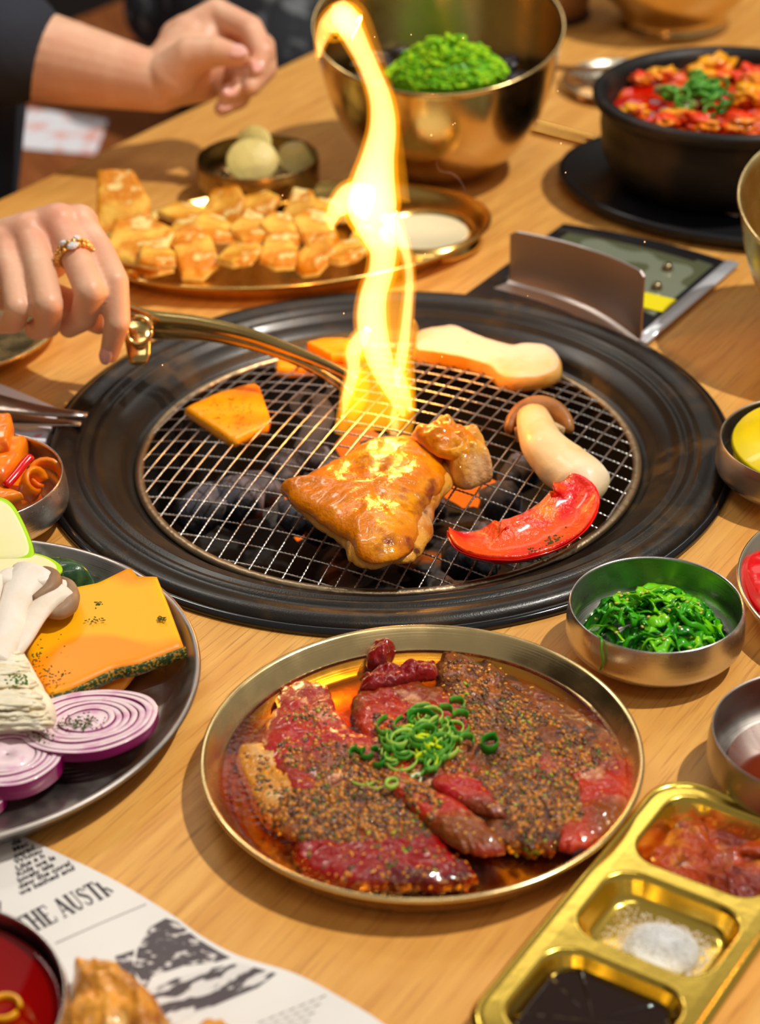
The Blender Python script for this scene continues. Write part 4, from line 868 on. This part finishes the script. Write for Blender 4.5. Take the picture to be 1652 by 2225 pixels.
# slanted gold bowls
def slant_bowl(c, r, h, k, mat, label, base=.36):
    t = empty('serving_bowl', (c[0], c[1], .0002), label, 'bowl')
    pr = smooth_pts([(base*r, 0, 0), (base*r*1.15, .002, 0), (r*.62, h*.16, 0), (r*.82, h*.42, 0), (r*.93, h*.70, 0), (r*.985, h, 0)], 30, False)
    P = [(.0005, 0)]+[(p.x, p.y) for p in pr]+[(r*1.0, h+.0006), (r*1.004, h+.0016), (r*.996, h+.0028), (r*.982, h+.0022)]+[(max(.0005, p.x-.0016), max(p.y, .0018)) for p in reversed(pr)]+[(.0005, .0018)]
    lathe('body', P, mat, t, seg=128, slant=k); return t
BB = Vector((.057, 1.638, 0)); slant_bowl(BB, .1045, .125, .24, BOWLGOLD, 'large deep brushed gold serving bowl with green garnish behind the flame')
SEAW = M('dark_seaweed', (.012, .009, .014), .4, coat=.5, bump=(80, .5)); 
dk = Soup(); random.seed(8)
for i in range(150):
    a = random.uniform(0, 6.28); q = .078*math.sqrt(random.random()); dk.ball((q*math.cos(a), q*math.sin(a), .070+.012*random.random()), (random.uniform(.006, .013), .006, .003), 0, amp=.6, sub=2)
o = dk.build('dried_seaweed', SEAW); o.location = (BB.x, BB.y, .002); tag(o, 'dark shredded dried seaweed under the green garnish in the large bowl', 'seaweed', kind='stuff')
LET_ = [M('chopped_lettuce', (.34, .66, .006), .5, coat=.1), M('chopped_lettuce_light', (.52, .80, .03), .4, coat=.3), M('chopped_lettuce_dark', (.18, .46, .005), .4)]
lt = Soup()
for i in range(1500):
    a = random.uniform(0, 6.28); q = math.sqrt(random.random()); x = .050*q*math.cos(a)+.006; y = -.022+.034*q*math.sin(a); z = .090+.030*(1-q**2)*(.55+.45*random.random())+.006*nzv((x, y, 0), 70)
    s = random.uniform(.0018, .0042); lt.ball((x, y, z), (s, s*.8, s*.3), random.choice([0, 0, 1, 2]), Matrix.Rotation(random.uniform(0, 6.28), 3, 'Z') @ Matrix.Rotation(random.uniform(-1, 1), 3, 'X'), amp=.7)
core = lathe_data([(.0005, .112), (.02, .110), (.038, .100), (.048, .085), (.03, .06), (.0005, .055)], 32, 1, .7); lt.add([(v[0]+.006, v[1]-.022, v[2]) for v in core[0]], core[1], 2)
o = lt.build('chopped_greens', LET_); o.location = (BB.x, BB.y, .002); tag(o, 'heap of bright green chopped salad in the large gold bowl', 'salad', kind='stuff')
lf = A(1606, 455, .105); slant_bowl((lf.x+.098, lf.y, 0), .098, .105, .22, BRASS, 'gold serving bowl cut off by the right edge of the photo')
nb = A(1478, 88, 0); slant_bowl((nb.x, nb.y+.052, 0), .088, .085, .0, BOWLGOLD, 'gold bowl at the very top right of the table', base=.55)
o = lathe('dark_rice', [(.0005, .078), (.06, .074), (.078, .066), (.04, .02), (.0005, .01)], SEAW, None, (nb.x, nb.y+.052, .002)); tag(o, 'dark food filling the gold bowl at the top right', 'food')
nb = A(1245, 52, 0); t = empty('wooden_tub', (nb.x-.022, nb.y+.03, 0), 'blurred pale brown tub with dark base at the top behind the large bowl', 'tub')
lathe('body', [(.0005, .006), (.040, .006), (.043, .03), (.045, .09), (.042, .09), (.039, .03), (.036, .012), (.0005, .012)], M('tub_wood', (.42, .24, .12), .5, mix=[((.30, .16, .08), 30, .4, .6)]), t); lathe('foot', [(.0005, 0), (.042, 0), (.043, .003), (.040, .0058), (.0005, .008)], M('tub_base', (.02, .012, .01), .4), t)
# pickled radish bowl
PB = Vector((-.0945, 1.580, 0)); t = empty('side_dish_bowl', (PB.x, PB.y, .0002), 'small dark brass bowl with pale pickled slices behind the pancake tray', 'bowl')
DBR = brushed('dark_brass', (.30, .20, .08), .3); lathe('body', bowl_prof(.0500, .036, 1.01, .62), DBR, t)
PAL = M('pale_pickle', (.74, .62, .20), .45, mix=[((.60, .46, .16), 40, .5, .7)], bump=(200, .5), boost=0)
for i, (x, y, z, r_, ex_, rz_, lb) in enumerate([(648, 345, .026, .017, 35, .5, 'pale pickled slice leaning at the right of the small brass bowl'), (552, 312, .040, .015, 62, -.5, 'pale pickled slice standing at the back of the small brass bowl'), (548, 350, .034, .0195, 48, .1, 'broad pale pickled slice facing the camera in the small brass bowl'), (600, 365, .014, .022, 8, .3, 'pale pickled slice at the bottom of the small brass bowl')]):
    o = lathe('pickle_slice', [(.0005, -.002), (r_*.95, -.002), (r_, -.0008), (r_, .0012), (r_*.94, .0024), (.0005, .0026)], PAL, None, A(x, y, z), seg=40, sx=1.1); o.rotation_euler = (R(ex_), 0, rz_); tag(o, lb, 'pickle')

# pancake tray
OC = Vector((-.062, 1.468, 0)); t = empty('oval_tray', (OC.x, OC.y, .0002), 'oval gold tray of pancake pieces with a dip well behind the grill', 'tray', rz=R(14))
lathe('body', [(.0005, .0025), (.78, .0025), (.86, .0045), (.94, .0125), (.975, .0168), (.99, .0175), (1.0, .0168), (1.002, .0155), (.985, .0145), (.95, .0110), (.87, .0), (.0005, .0)], brushed('tray_gold', (.78, .50, .14), .2, bscale=1), t, seg=128, sx=.158, sy=.098)
wc = A(920, 500, .012); wl = Matrix.Rotation(-R(14), 3, 'Z') @ (wc-t.location); wl.z = 0
lathe('dip_well', [(.0005, .0032), (.030, .0032), (.036, .009), (.039, .013), (.042, .013), (.046, .006), (.047, .003)], _m['tray_gold'], t, wl, seg=72)
o = lathe('white_dip', [(.0005, .0098), (.034, .0098), (.035, .0105), (.034, .004), (.0005, .0035)], M('white_sauce', (.86, .80, .58), .2, coat=.5), None, (wc.x, wc.y, .0)); tag(o, 'creamy white dipping sauce in the well of the oval tray', 'sauce')
PK = M('pancake', (.90, .56, .13), .45, mix=[((.66, .24, .015), 38, .38, .54, 4), ((.92, .72, .30), 60, .58, .66)], bump=(200, .7), spec=.3, boost=1.1); PKS = M('pancake_side', (.90, .66, .24), .5, mix=[((.66, .28, .03), 60, .46, .60)], bump=(200, .8), boost=0)
def pan(cx, cy, w_, h_, z, label, rot=0., tilt=(0, 0), th=.0065):
    P = []
    for i, (a, b_) in enumerate(((-1, -1), (.1, -1.25), (1, -.7), (1.05, .6), (.2, 1.1), (-.9, .9))):
        a *= 1+.15*math.sin(cx+i*2.1); P.append((cx+(a*math.cos(rot)-b_*math.sin(rot))*w_, cy+(a*math.sin(rot)+b_*math.cos(rot))*h_))
    tag(slab('pancake_piece', P, z, th, [PK, PKS], p=14, rings=9, seg=72, amp=.0012, ns=90, seed=cx*.13, grad=tilt, sharp=True, near=.3, far=.7), label, 'pancake')
pan(290, 565, 75, 38, .011, 'pancake piece at the bottom of the left pile on the oval tray')
pan(265, 480, 62, 48, .016, 'pancake piece leaning at the back of the left pile', .3, (.2, .5))
pan(300, 525, 72, 36, .026, 'browned pancake piece on top of the left pile beside the hand', .15, (0, .15))
pan(340, 560, 42, 22, .030, 'small crisp pancake flap at the right of the left pile', .2)
sweep_ = smooth_pts([A(285, 592, .022), A(305, 612, .010), A(322, 600, .018)], 9, False)
o = sweep('egg_drip', sweep_, [(.0035, .002)]*9, PK, None, A(300, 600, .015), sides=8); tag(o, 'thin crisp fringe hanging over the near rim of the oval tray', 'pancake')
rows = [('back', [(405, 465), (480, 455), (560, 445), (640, 470), (705, 455)], 42, 26, .013), ('middle', [(400, 510), (470, 505), (545, 500), (620, 505), (690, 500)], 42, 27, .019), ('front', [(425, 555), (520, 555), (605, 550), (685, 550), (755, 545)], 46, 26, .013)]
for rn, pts, w_, h_, z in rows:
    for i, (x, y) in enumerate(pts):
        pan(x+random.uniform(-8, 8), y+random.uniform(-7, 7), w_*random.uniform(.8, 1.1), h_*random.uniform(.8, 1.15), z+.003*random.random(), f'{ORD[i]} pancake piece from the left in the {rn} row on the oval tray', random.uniform(-.8, .9), (random.uniform(-.4, .5), random.uniform(-.1, .5)))
pan(790, 520, 30, 26, .011, 'brown pancake end piece next to the dip well', .4)

# earthenware pot
PT = Vector((.291, 1.5785, 0)); t = empty('stone_pot', (PT.x, PT.y, .012), 'black earthenware pot of red stew at the top right', 'pot')
POT = M('black_earthenware', (.006, .0045, .004), .5, coat=.05, croug=.3, spec=.3, mix=[((.045, .028, .02), 20, .5, .75)], bump=(150, .2))
pr = [(.0005, 0), (.080, 0), (.090, .004), (.101, .022), (.1035, .045), (.1025, .058), (.1065, .062), (.1105, .067), (.1105, .072), (.107, .0745), (.101, .0735), (.097, .067), (.095, .05), (.09, .02), (.07, .01), (.0005, .01)]
lathe('body', pr, POT, t, seg=128)
t = empty('pot_trivet', (PT.x+.012, PT.y-.012, .0), 'black oval trivet under the earthenware pot', 'trivet', rz=R(-28))
lathe('base', [(.0005, .0), (.90, 0), (.97, .003), (1.0, .009), (.99, .0125), (.95, .0125), (.90, .0100), (.0005, .0100)], M('black_trivet', (.010, .010, .012), .38, coat=.2), t, seg=96, sx=.155, sy=.120)
hq = A(1596, 465, .0125)-t.location; o = slab('pale_mark', [(1578, 462), (1600, 456), (1618, 462), (1600, 470)], .0127, .0006, M('mark_grey', (.5, .5, .5), .6), near=0, far=0); o.parent = t; o.location = Matrix.Rotation(R(28), 3, 'Z') @ (o.location-t.location); o.rotation_euler = (0, 0, R(28))  # small pale grey patch on top of the trivet
STEW = M('red_stew', (.52, .040, .003), .14, mix=[((.82, .20, .01), 16, .48, .64, 3), ((.30, .02, .004), 24, .55, .7)], bump=(90, .8), coat=1, croug=.06)
vs, fs, mi, c_ = slab_data([(PT.x+.097*math.cos(a), PT.y+.097*math.sin(a)) for a in [i*2*math.pi/40 for i in range(40)]], .050, .022, px=False, p=30, rings=26, seg=120, amp=.006, ns=55)
o = link('red_stew', recenter(pyd(vs, fs), c_), STEW, None, c_); tag(o, 'bubbling red spicy stew filling the black pot', 'stew')
random.seed(12)
TOF = M('stew_tofu', (.92, .42, .06), .3, coat=.7, mix=[((.80, .14, .01), 40, .5, .62)]); KR = M('stew_kimchi', (.80, .09, .008), .25, coat=.9, mix=[((.90, .32, .04), 30, .5, .6)])
for i, (x, y, s, m, lb) in enumerate([(1440, 160, .011, TOF, 'orange tofu lump at the back left of the red stew'), (1550, 150, .020, TOF, 'large orange tofu piece at the back of the red stew'), (1395, 170, .009, KR, 'small red lump near the left wall of the pot'), (1380, 240, .010, TOF, 'small orange lump at the front left of the stew'), (1445, 262, .010, KR, 'red kimchi lump at the front of the stew'), (1530, 268, .013, KR, 'shiny red lump at the near rim of the stew'), (1600, 265, .014, KR, 'red lump at the lower right of the stew'), (1640, 205, .016, TOF, 'pale orange lump at the right of the stew'), (1630, 165, .015, KR, 'red piece at the right rear of the stew'), (1480, 250, .012, TOF, 'orange lump left of the scallions in the stew')]):
    tag(lump('stew_piece', A(x, y, .078), (s*1.05, s*.85, s*.45), m, seed=i, rz=i, amp=.75, ns=1.9, sub=4), lb, 'food')
random.seed(9)
for i in range(34):
    x, y = random.gauss(1535, 34), random.gauss(200, 16); c_ = A(x, y, .084+.008*random.random()); r_ = random.uniform(.004, .0075)
    o = sweep('scallion_ring', [Vector((r_*math.cos(a_), r_*math.sin(a_), 0)) for a_ in [j*.45 for j in range(15)]], [(.0012, .0022)]*15, SC[4 if x > 1550 else 0], None, None, sides=6); o.location = c_; o.rotation_euler = (random.uniform(-.8, .8), random.uniform(-.8, .8), 0)
    tag(o, f"chopped {'deep' if x > 1550 else 'bright'} green scallion ring {'at the back' if y < 192 else ('at the front' if y > 208 else 'in the middle')} of the heap on the red stew", 'scallion', f"{'deep' if x > 1550 else 'bright'} green scallion rings {'at the back' if y < 192 else ('at the front' if y > 208 else 'in the middle')} of the stew heap")
for (x, y) in ((1448, 195), (1490, 228), (1505, 190)):
    c_ = A(x, y, .082); o = lump('shellfish', c_, (.010, .007, .004), M('grey_green_food', (.30, .26, .12), .35, coat=.6), seed=x, amp=.5); tag(o, {1448: 'grey green shellfish piece left of the scallions in the stew', 1490: 'grey green shellfish piece in front of the scallions', 1505: 'grey green shellfish piece touching the scallions'}[x], 'food')
# saucer, chopsticks, small spoon
sv = A(1355, 175, .008); t = dish('saucer', (sv.x, sv.y), plate_prof(.058, .010, .7), brushed('saucer_steel', (.72, .66, .52), .22), 'small round metal saucer half hidden behind the black pot', 'plate')
o = slab('food_scrap', [(1255, 200), (1280, 190), (1290, 210), (1262, 218)], .004, .006, M('scrap', (.80, .50, .25), .5)); tag(o, 'small pale orange scrap of food on the saucer', 'food')
def stick(a, b_, lb, m=BRASS, r0=.0030, r1=.0022, grp=None):
    o = sweep('chopstick', linear_pts([a, b_], 8, False), [r0+(r1-r0)*i/7 for i in range(8)], m, None, (a+b_)/2, sides=10); tag(o, lb, 'chopstick', grp)
GS = M('stick_gold', (.62, .38, .10), .25, 1)
stick(A(1135, 262, .0036), A(1360, 318, .0036), 'farther gold chopstick lying left of the black pot', GS)
stick(A(1130, 274, .0036), A(1350, 330, .0036), 'nearer gold chopstick lying left of the black pot', GS)
stick(A(1180, 146, .0125), A(1420, 154, .0125), 'thin dark chopstick lying across the saucer', M('dark_stick', (.20, .09, .03), .3), .0026, .002)
# plate under the hand, at the left
pl = A(20, 722, .012); dish('side_plate', (pl.x-.05, pl.y+.015), plate_prof(.085, .014, .8), BRASS, 'gold plate partly hidden behind the hand at the left edge', 'plate')

# scissors and paper, left
o = slab('napkin', [(-120, 790), (0, 835), (60, 860), (165, 905), (125, 968), (0, 945), (-120, 960)], .0004, .0012, M('napkin_paper', (.80, .80, .88), .7, mix=[((.75, .35, .4), 60, .66, .70, 1)]), sharp=True, p=40, near=0, far=0); tag(o, 'white printed paper napkin under the scissors at the left', 'napkin')
t = empty('scissors', A(60, 900, .014), 'grey steel scissors pointing at the grill from the left edge', 'scissors')
SD = M('scissor_steel', (.34, .28, .25), .3, 1, bump=(200, .15)); SD2 = M('scissor_bright', (.52, .49, .47), .3, 1)
def blade(pts, ws, m, z): 
    P = [A(a, b_, z) for a, b_ in pts]; onto(t, sweep('blade', linear_pts(P, 14, False), [(w_[0], w_[1]) for w_ in smooth_pts([(a, .0018, 0) for a in ws], 14, False)], m, None, t.location.copy(), sides=10))
blade([(-260, 850), (-60, 868), (90, 893), (190, 903)], [.017, .017, .009, .0035], SD, .018)
blade([(-260, 905), (-60, 905), (80, 916), (176, 922)], [.016, .014, .008, .003], SD2, .0085)
onto(t, lathe('pivot', [(.0005, .004), (.004, .0035), (.005, 0), (.0005, 0)], SD2, None, A(-150, 885, .019), seg=24))

# ------------------------------------------------------------ people
def body_mesh(caps, voxel=.0016, it=4):
    s = Soup()
    for P, Q, r0, r1 in caps:
        P, Q = Vector(P), Vector(Q); L_ = (Q-P).length; n_ = max(2, int(L_/(min(r0, r1)*.7))+1)
        s.tube([P.lerp(Q, i/n_) for i in range(n_+1)], [r0+(r1-r0)*i/n_ for i in range(n_+1)], 0, sides=20, up=Vector((.31, .2, 1)))
        for c_, r_ in ((P, r0), (Q, r1)): s.ball(c_, (r_, r_, r_), 0, sub=3)
    me_ = pyd(s.v, s.f); o_ = bpy.data.objects.new('tmp', me_); C.objects.link(o_)
    m1 = o_.modifiers.new('r', 'REMESH'); m1.mode = 'VOXEL'; m1.voxel_size = voxel; m1.use_smooth_shade = True
    m2 = o_.modifiers.new('s', 'SMOOTH'); m2.factor = .5; m2.iterations = it
    dg_ = bpy.context.evaluated_depsgraph_get(); res = bpy.data.meshes.new_from_object(o_.evaluated_get(dg_)); bpy.data.objects.remove(o_); return res
def chain(pts, rs): return [(pts[i], pts[i+1], rs[i], rs[i+1]) for i in range(len(pts)-1)]
# near hand (holds the tongs)
idx = [D(172, 486, 1.365), D(218, 545, 1.345), D(250, 612, 1.328), D(255, 700, 1.330), D(238, 768, 1.345)]
mid_ = [D(128, 486, 1.36), D(162, 552, 1.335), D(196, 634, 1.318), D(182, 690, 1.335), D(150, 712, 1.352)]
rng_ = [D(62, 505, 1.36), D(88, 585, 1.333), D(105, 662, 1.315), D(104, 706, 1.333), D(76, 716, 1.35)]
pky = [D(10, 530, 1.36), D(28, 605, 1.336), D(38, 668, 1.322), D(30, 700, 1.335), D(0, 706, 1.35)]
caps = chain(idx, [.0112, .0096, .0092, .0088, .0066])+chain(mid_, [.0115, .0102, .0102, .0090, .0072])+chain(rng_, [.0115, .0102, .0100, .0088, .0072])+chain(pky, [.0108, .0092, .0086, .0078, .0064])
W1 = D(-150, 590, 1.40)
for k_, r_ in ((idx[0], .0135), (mid_[0], .0145), (rng_[0], .0145), (pky[0], .0130)):
    caps += [(k_, W1+(k_-D(80, 500, 1.36))*.45, r_, .020)]
caps += [(idx[0]-Vector((.02, 0, .008)), W1, .016, .022), (rng_[0]-Vector((.015, .0, .02)), W1, .018, .024), (mid_[0]-Vector((.01, .0, .022)), W1, .018, .024)]
# thumb behind, pinching the tongs
caps += chain([D(-60, 600, 1.40), D(60, 640, 1.40), D(160, 668, 1.375), D(215, 700, 1.36)], [.020, .015, .0115, .0085])
EL1 = D(-560, 430, 1.60); SH = D(-330, -260, 1.80)
caps += [(W1, W1.lerp(EL1, .5), .0235, .031), (W1.lerp(EL1, .5), EL1, .031, .036), (EL1, SH, .038, .048)]
# far hand
W2 = D(345, 180, 1.70)
caps += chain([D(395, 90, 1.715), D(470, 28, 1.71), D(545, 62, 1.69), D(572, 115, 1.675), D(560, 152, 1.67)], [.020, .0125, .0110, .0098, .0075])
caps += chain([D(410, 110, 1.72), D(500, 50, 1.73), D(572, 100, 1.70), D(578, 150, 1.68), D(545, 190, 1.67)], [.022, .0120, .0105, .0095, .0075])
caps += chain([D(420, 140, 1.73), D(505, 90, 1.735), D(560, 140, 1.705), D(545, 185, 1.69), D(492, 205, 1.675)], [.022, .0115, .0105, .0095, .0075])
caps += chain([D(410, 170, 1.73), D(480, 130, 1.735), D(530, 170, 1.71), D(520, 215, 1.69), D(482, 236, 1.68)], [.020, .0110, .0098, .0085, .0068])
caps += chain([D(375, 165, 1.69), D(415, 122, 1.675), D(470, 112, 1.665), D(520, 122, 1.66)], [.022, .0165, .0125, .0088])
caps += [(W2, D(420, 140, 1.71), .0245, .030), (W2, D(415, 90, 1.715), .022, .024), (W2, D(440, 165, 1.715), .022, .022), (D(420, 140, 1.71), D(455, 70, 1.715), .028, .019)]
EL2 = D(-40, 95, 1.76)
caps += [(W2, W2.lerp(EL2, .5), .0245, .036), (W2.lerp(EL2, .5), EL2, .036, .046), (EL2, SH, .046, .055)]
# trunk core inside the shirt
HIP = D(-260, 560, 1.86); caps += [(SH, D(-280, 100, 1.86), .06, .07), (D(-280, 100, 1.86), HIP, .07, .07)]
pr_ = empty('person', HIP, 'person in dark blue grey shirt with gold ring, one hand holding tongs, the other raised', 'person')
me_ = body_mesh(caps, .0019, 3); o = link('body', recenter(me_, HIP), SKIN, pr_)
SHIRT = M('dark_shirt', (.028, .032, .045), .85, bump=(900, .3), mix=[((.018, .02, .028), 10, .4, .7)])
sh = [(D(-120, 60, 1.77), D(12, 98, 1.735), .056, .052), (D(-260, -60, 1.78), D(-110, 60, 1.77), .085, .066), (SH, D(-260, -60, 1.78), .09, .08), (D(-245, -60, 1.80), D(-200, 200, 1.84), .115, .108), (D(-200, 200, 1.84), D(-215, 420, 1.86), .108, .106), (D(-215, 420, 1.86), D(-240, 700, 1.90), .106, .11)]
o = link('shirt', recenter(body_mesh(sh, .004, 4), HIP), SHIRT, pr_)
def nail(p, q, r_, up_, f=.9):
    """nail plate lying on the finger end: p knuckle side, q tip"""
    d = (q-p).normalized(); up_ = (up_-d*up_.dot(d)).normalized(); s = d.cross(up_); c_ = q+up_*r_*f-d*.001; v, f_ = ICO2
    rot = Matrix((s, d, up_)).transposed(); link('fingernail', pyd([c_-HIP+rot @ Vector((x.x*r_*.78, x.y*r_*1.15, x.z*.0016)) for x in v], f_), NAIL, pr_)
tc_ = CM @ Vector((0, 0, 1))
nail(idx[3], idx[4], .0064, tc_+Vector((-.25, 0, -.1)))
nail(D(470, 112, 1.665), D(520, 122, 1.66), .0085, tc_+Vector((0, 0, .5)))
nail(D(572, 115, 1.675), D(560, 152, 1.67), .0070, tc_)
nail(D(545, 185, 1.69), D(492, 205, 1.675), .0070, tc_)
nail(D(520, 215, 1.69), D(482, 236, 1.68), .0062, tc_)
# ring on the middle finger
rp = mid_[1].lerp(mid_[2], .02); ax_ = (mid_[2]-mid_[1]).normalized(); rg = empty('finger_ring', rp, 'gold bead ring with a white stone on the near hand', 'ring')
q_ = ax_.to_track_quat('Z', 'Y').to_matrix(); GRM = M('ring_gold', (.90, .55, .15), .15, 1); STN = M('white_stone', (.90, .88, .90), .05, coat=1, bump=(800, 1.0))
for dz in (-.0016, .0022): sweep('band', [q_ @ Vector((.0110*math.cos(a_), .0110*math.sin(a_), dz)) for a_ in [j*2*math.pi/40 for j in range(41)]], .0010, GRM, rg, None, sides=8)
fc = q_.inverted() @ (tc_+Vector((.12, 0, .25))); a0 = math.atan2(fc.y, fc.x)
for j in range(12):
    a_ = a0-1.6+j*.29
    for dz in (-.0016, .0024):
        link('bead', pyd([q_ @ Vector((.0122*math.cos(a_+.1*(dz > 0))+v.x*.0017, .0122*math.sin(a_+.1*(dz > 0))+v.y*.0017, dz+v.z*.0017)) for v in ICO2[0]], ICO2[1]), GRM, rg)
def stone(a_, dz, s, nm='stone'): rr_ = Matrix.Rotation(a_, 3, 'Z'); link(nm, pyd([q_ @ (rr_ @ Vector((.0132+v.x*.0018, v.y*s, dz+v.z*s*.75))) for v in ICO2[0]], ICO2[1]), STN, rg, None, False)
stone(a0, .003, .0040); stone(a0-.35, -.0028, .0026); stone(a0+.42, -.0026, .0026)
# tongs
tg = empty('tongs', D(300, 720, 1.35), 'brass tongs held in the near hand reaching over the net into the flame', 'tongs')
TB = M('tong_brass', (.66, .47, .18), .2, 1, mix=[((.40, .24, .08), 20, .5, .75)]); 
armp = smooth_pts([D(150, 655, 1.375), D(240, 675, 1.37), D(330, 695, 1.365), D(430, 705, 1.365), D(540, 728, 1.362), D(650, 768, 1.355), D(735, 806, 1.345), D(775, 830, 1.338)], 40, False)
onto(tg, sweep('arm', armp, [(.0030+.0005*math.sin(i/39*3), .0078-.0036*min(1, max(0, (i-6)/24))) for i in range(40)], TB, None, tg.location.copy(), sides=14))
arm2 = smooth_pts([D(170, 690, 1.385), D(260, 712, 1.378), D(340, 720, 1.376), D(450, 727, 1.378), D(560, 752, 1.376), D(660, 790, 1.37), D(740, 838, 1.362), D(765, 862, 1.352)], 40, False)
onto(tg, sweep('arm', arm2, [(.0030, .0066-.003*min(1, max(0, (i-6)/24))) for i in range(40)], TB, None, tg.location.copy(), sides=14))
onto(tg, sweep('pivot_loop', [D(302+27*math.cos(a_), 718+30*math.sin(a_), 1.352) for a_ in [j*2*math.pi/28 for j in range(29)]], .0016, TB, None, tg.location.copy(), sides=8))
onto(tg, sweep('foot_tab', [D(300, 700, 1.362), D(300, 740, 1.360), D(302, 770, 1.358), D(300, 792, 1.356)], [(.0095, .002), (.0088, .002), (.0078, .002), (.0058, .0018)], TB, None, tg.location.copy(), sides=12, up=CM @ Vector((0, 0, 1))))
# second diner far behind
P2 = D(560, 20, 2.55); t = empty('person', P2, 'seated person in dark speckled clothes far behind the table edge', 'person')
SPK = M('speckled_cloth', (.018, .019, .024), .85, mix=[((.16, .17, .18), 26, .56, .66, 2)])
o = link('body', recenter(body_mesh([(D(520, -300, 2.6), D(540, 20, 2.6), .15, .12), (D(540, 60, 2.6), D(640, 150, 2.55), .11, .075), (D(540, 60, 2.6), D(470, 150, 2.6), .11, .075), (D(450, -260, 2.6), D(360, 20, 2.6), .06, .055)], .008, 4), P2), SPK, t)

# ------------------------------------------------------------ flame, smoke, sparks
def vol(name, col, strength, absorb=None, scat=0):
    m = bpy.data.materials.new(name); m.use_nodes = True; N = m.node_tree.nodes; L = m.node_tree.links; N.clear(); out = N.new('ShaderNodeOutputMaterial')
    if scat: v = N.new('ShaderNodeVolumePrincipled'); v.inputs['Density'].default_value = scat; v.inputs['Color'].default_value = (.8, .78, .85, 1)
    else: v = N.new('ShaderNodeEmission'); v.inputs[0].default_value = rgba(col); v.inputs[1].default_value = strength
    L.new(v.outputs[0], out.inputs[1]); return m
F1 = vol('flame_bright', (1, .50, .16), 280); F2 = vol('flame_edge', (1, .32, .006), 80)
F3 = vol('flame_orange', (1, .34, .006), 190)
fl = empty('flame', D(830, 940, 1.30), 'tall wavy yellow orange flame rising from the grill above the chicken', 'flame')
FD = 1.33
def tongue(pts, m, n_=48, dpt=.55, d=FD, name='flame_tongue'):
    P = smooth_pts([(a, b_, w_) for a, b_, w_ in pts], n_, False); path = [D(p.x, p.y, d+.004*math.sin(i*.23+pts[0][0])) for i, p in enumerate(P)]
    rd = [max(.0004, p.z/2*d/FPX) for p in P]; back = CM @ Vector((0, 0, 1))
    if m is F1: onto(fl, sweep('flame_edge', path, [(r_*1.12+.0016, max(.0022, r_*dpt*1.1+.0012)) for r_ in rd], F2, None, fl.location.copy(), sides=18, up=back))
    return onto(fl, sweep(name, path, [(r_, max(.0015, r_*dpt)) for r_ in rd], m, None, fl.location.copy(), sides=18, up=back))
# bright cores
tongue([(878, 905, 8), (868, 880, 26), (845, 830, 44), (822, 770, 60), (808, 700, 66), (812, 640, 60), (828, 590, 56), (832, 540, 62), (815, 490, 84), (808, 450, 110), (812, 400, 96), (822, 340, 72), (832, 280, 60), (828, 220, 50), (812, 170, 44), (790, 120, 44), (765, 70, 52), (745, 30, 58), (735, 5, 30)], F1, 80)
tongue([(735, 80, 52), (722, 60, 56), (705, 70, 38), (695, 100, 24), (690, 132, 8)], F2)
tongue([(775, 60, 60), (740, 42, 66), (712, 55, 44), (698, 90, 24), (693, 125, 8)], F1, 40, .35)
tongue([(800, 440, 80), (765, 430, 70), (735, 450, 46), (722, 475, 28), (722, 500, 6)], F1, 40)
tongue([(845, 470, 40), (868, 510, 26), (885, 560, 20), (890, 610, 20), (886, 670, 22), (880, 730, 24), (870, 790, 26), (862, 840, 12)], F1, 50, .8)
tongue([(745, 905, 6), (754, 860, 22), (768, 810, 28), (768, 765, 34), (785, 735, 36), (800, 715, 16)], F1, 40, .7)
tongue([(860, 800, 20), (875, 840, 26), (888, 880, 16), (892, 895, 4)], F1, 24, .8)
# orange sheets
tongue([(815, 935, 100), (818, 890, 150), (822, 840, 150), (828, 780, 130), (835, 720, 110), (845, 640, 86), (842, 560, 76), (838, 500, 80)], F3, 60, .16)
tongue([(740, 945, 30), (755, 900, 50), (775, 850, 60), (780, 800, 40)], F3, 40, .35)
tongue([(880, 945, 30), (885, 900, 40), (880, 850, 50), (885, 780, 36), (902, 720, 20), (900, 695, 6)], F3, 40, .4)
tongue([(830, 430, 130), (838, 380, 100), (842, 300, 70), (842, 240, 56), (828, 180, 52), (800, 110, 62), (770, 40, 70), (750, 5, 50)], F2, 60, .25)
tongue([(765, 500, 60), (790, 480, 80), (810, 450, 60)], F2, 24, .3)
tongue([(855, 945, 16), (858, 925, 20), (856, 900, 16), (860, 880, 8)], F1, 20)
SM = vol('smoke', 0, 0, scat=22)
wis = [[(700, 915, 4), (660, 905, 10), (640, 875, 14), (665, 850, 9), (700, 862, 6), (720, 840, 10), (712, 800, 5)], [(948, 345, 2), (955, 370, 4), (985, 378, 5), (1005, 400, 4), (1015, 425, 2)], [(650, 980, 20), (680, 940, 34), (700, 900, 30), (690, 860, 16)]]
sm = empty('smoke', D(670, 900, 1.31), 'thin grey wisps of smoke curling over the net left of the flame', 'smoke')
for wv in wis:
    P = smooth_pts(wv, 30, False); onto(sm, sweep('smoke_wisp', [D(p.x, p.y, 1.31) for p in P], [(max(.0003, p.z*.0003), max(.0003, p.z*.0002)) for p in P], SM, None, sm.location.copy(), sides=10))
sp = Soup(); random.seed(4); SPM = M('spark', (1, .4, .1), .5, emit=((1, .55, .25), 2))
for i in range(24):
    x, y = random.gauss(880, 260), random.uniform(30, 1260); s = random.uniform(.0002, .0004); sp.ball(D(x, y, 1.25+random.uniform(-.03, .05)), (s, s, s*1.6), 0)
o = sp.build('sparks', SPM, None, D(880, 600, 1.27)); tag(o, 'tiny glowing sparks flying above the grill', 'sparks', kind='stuff')
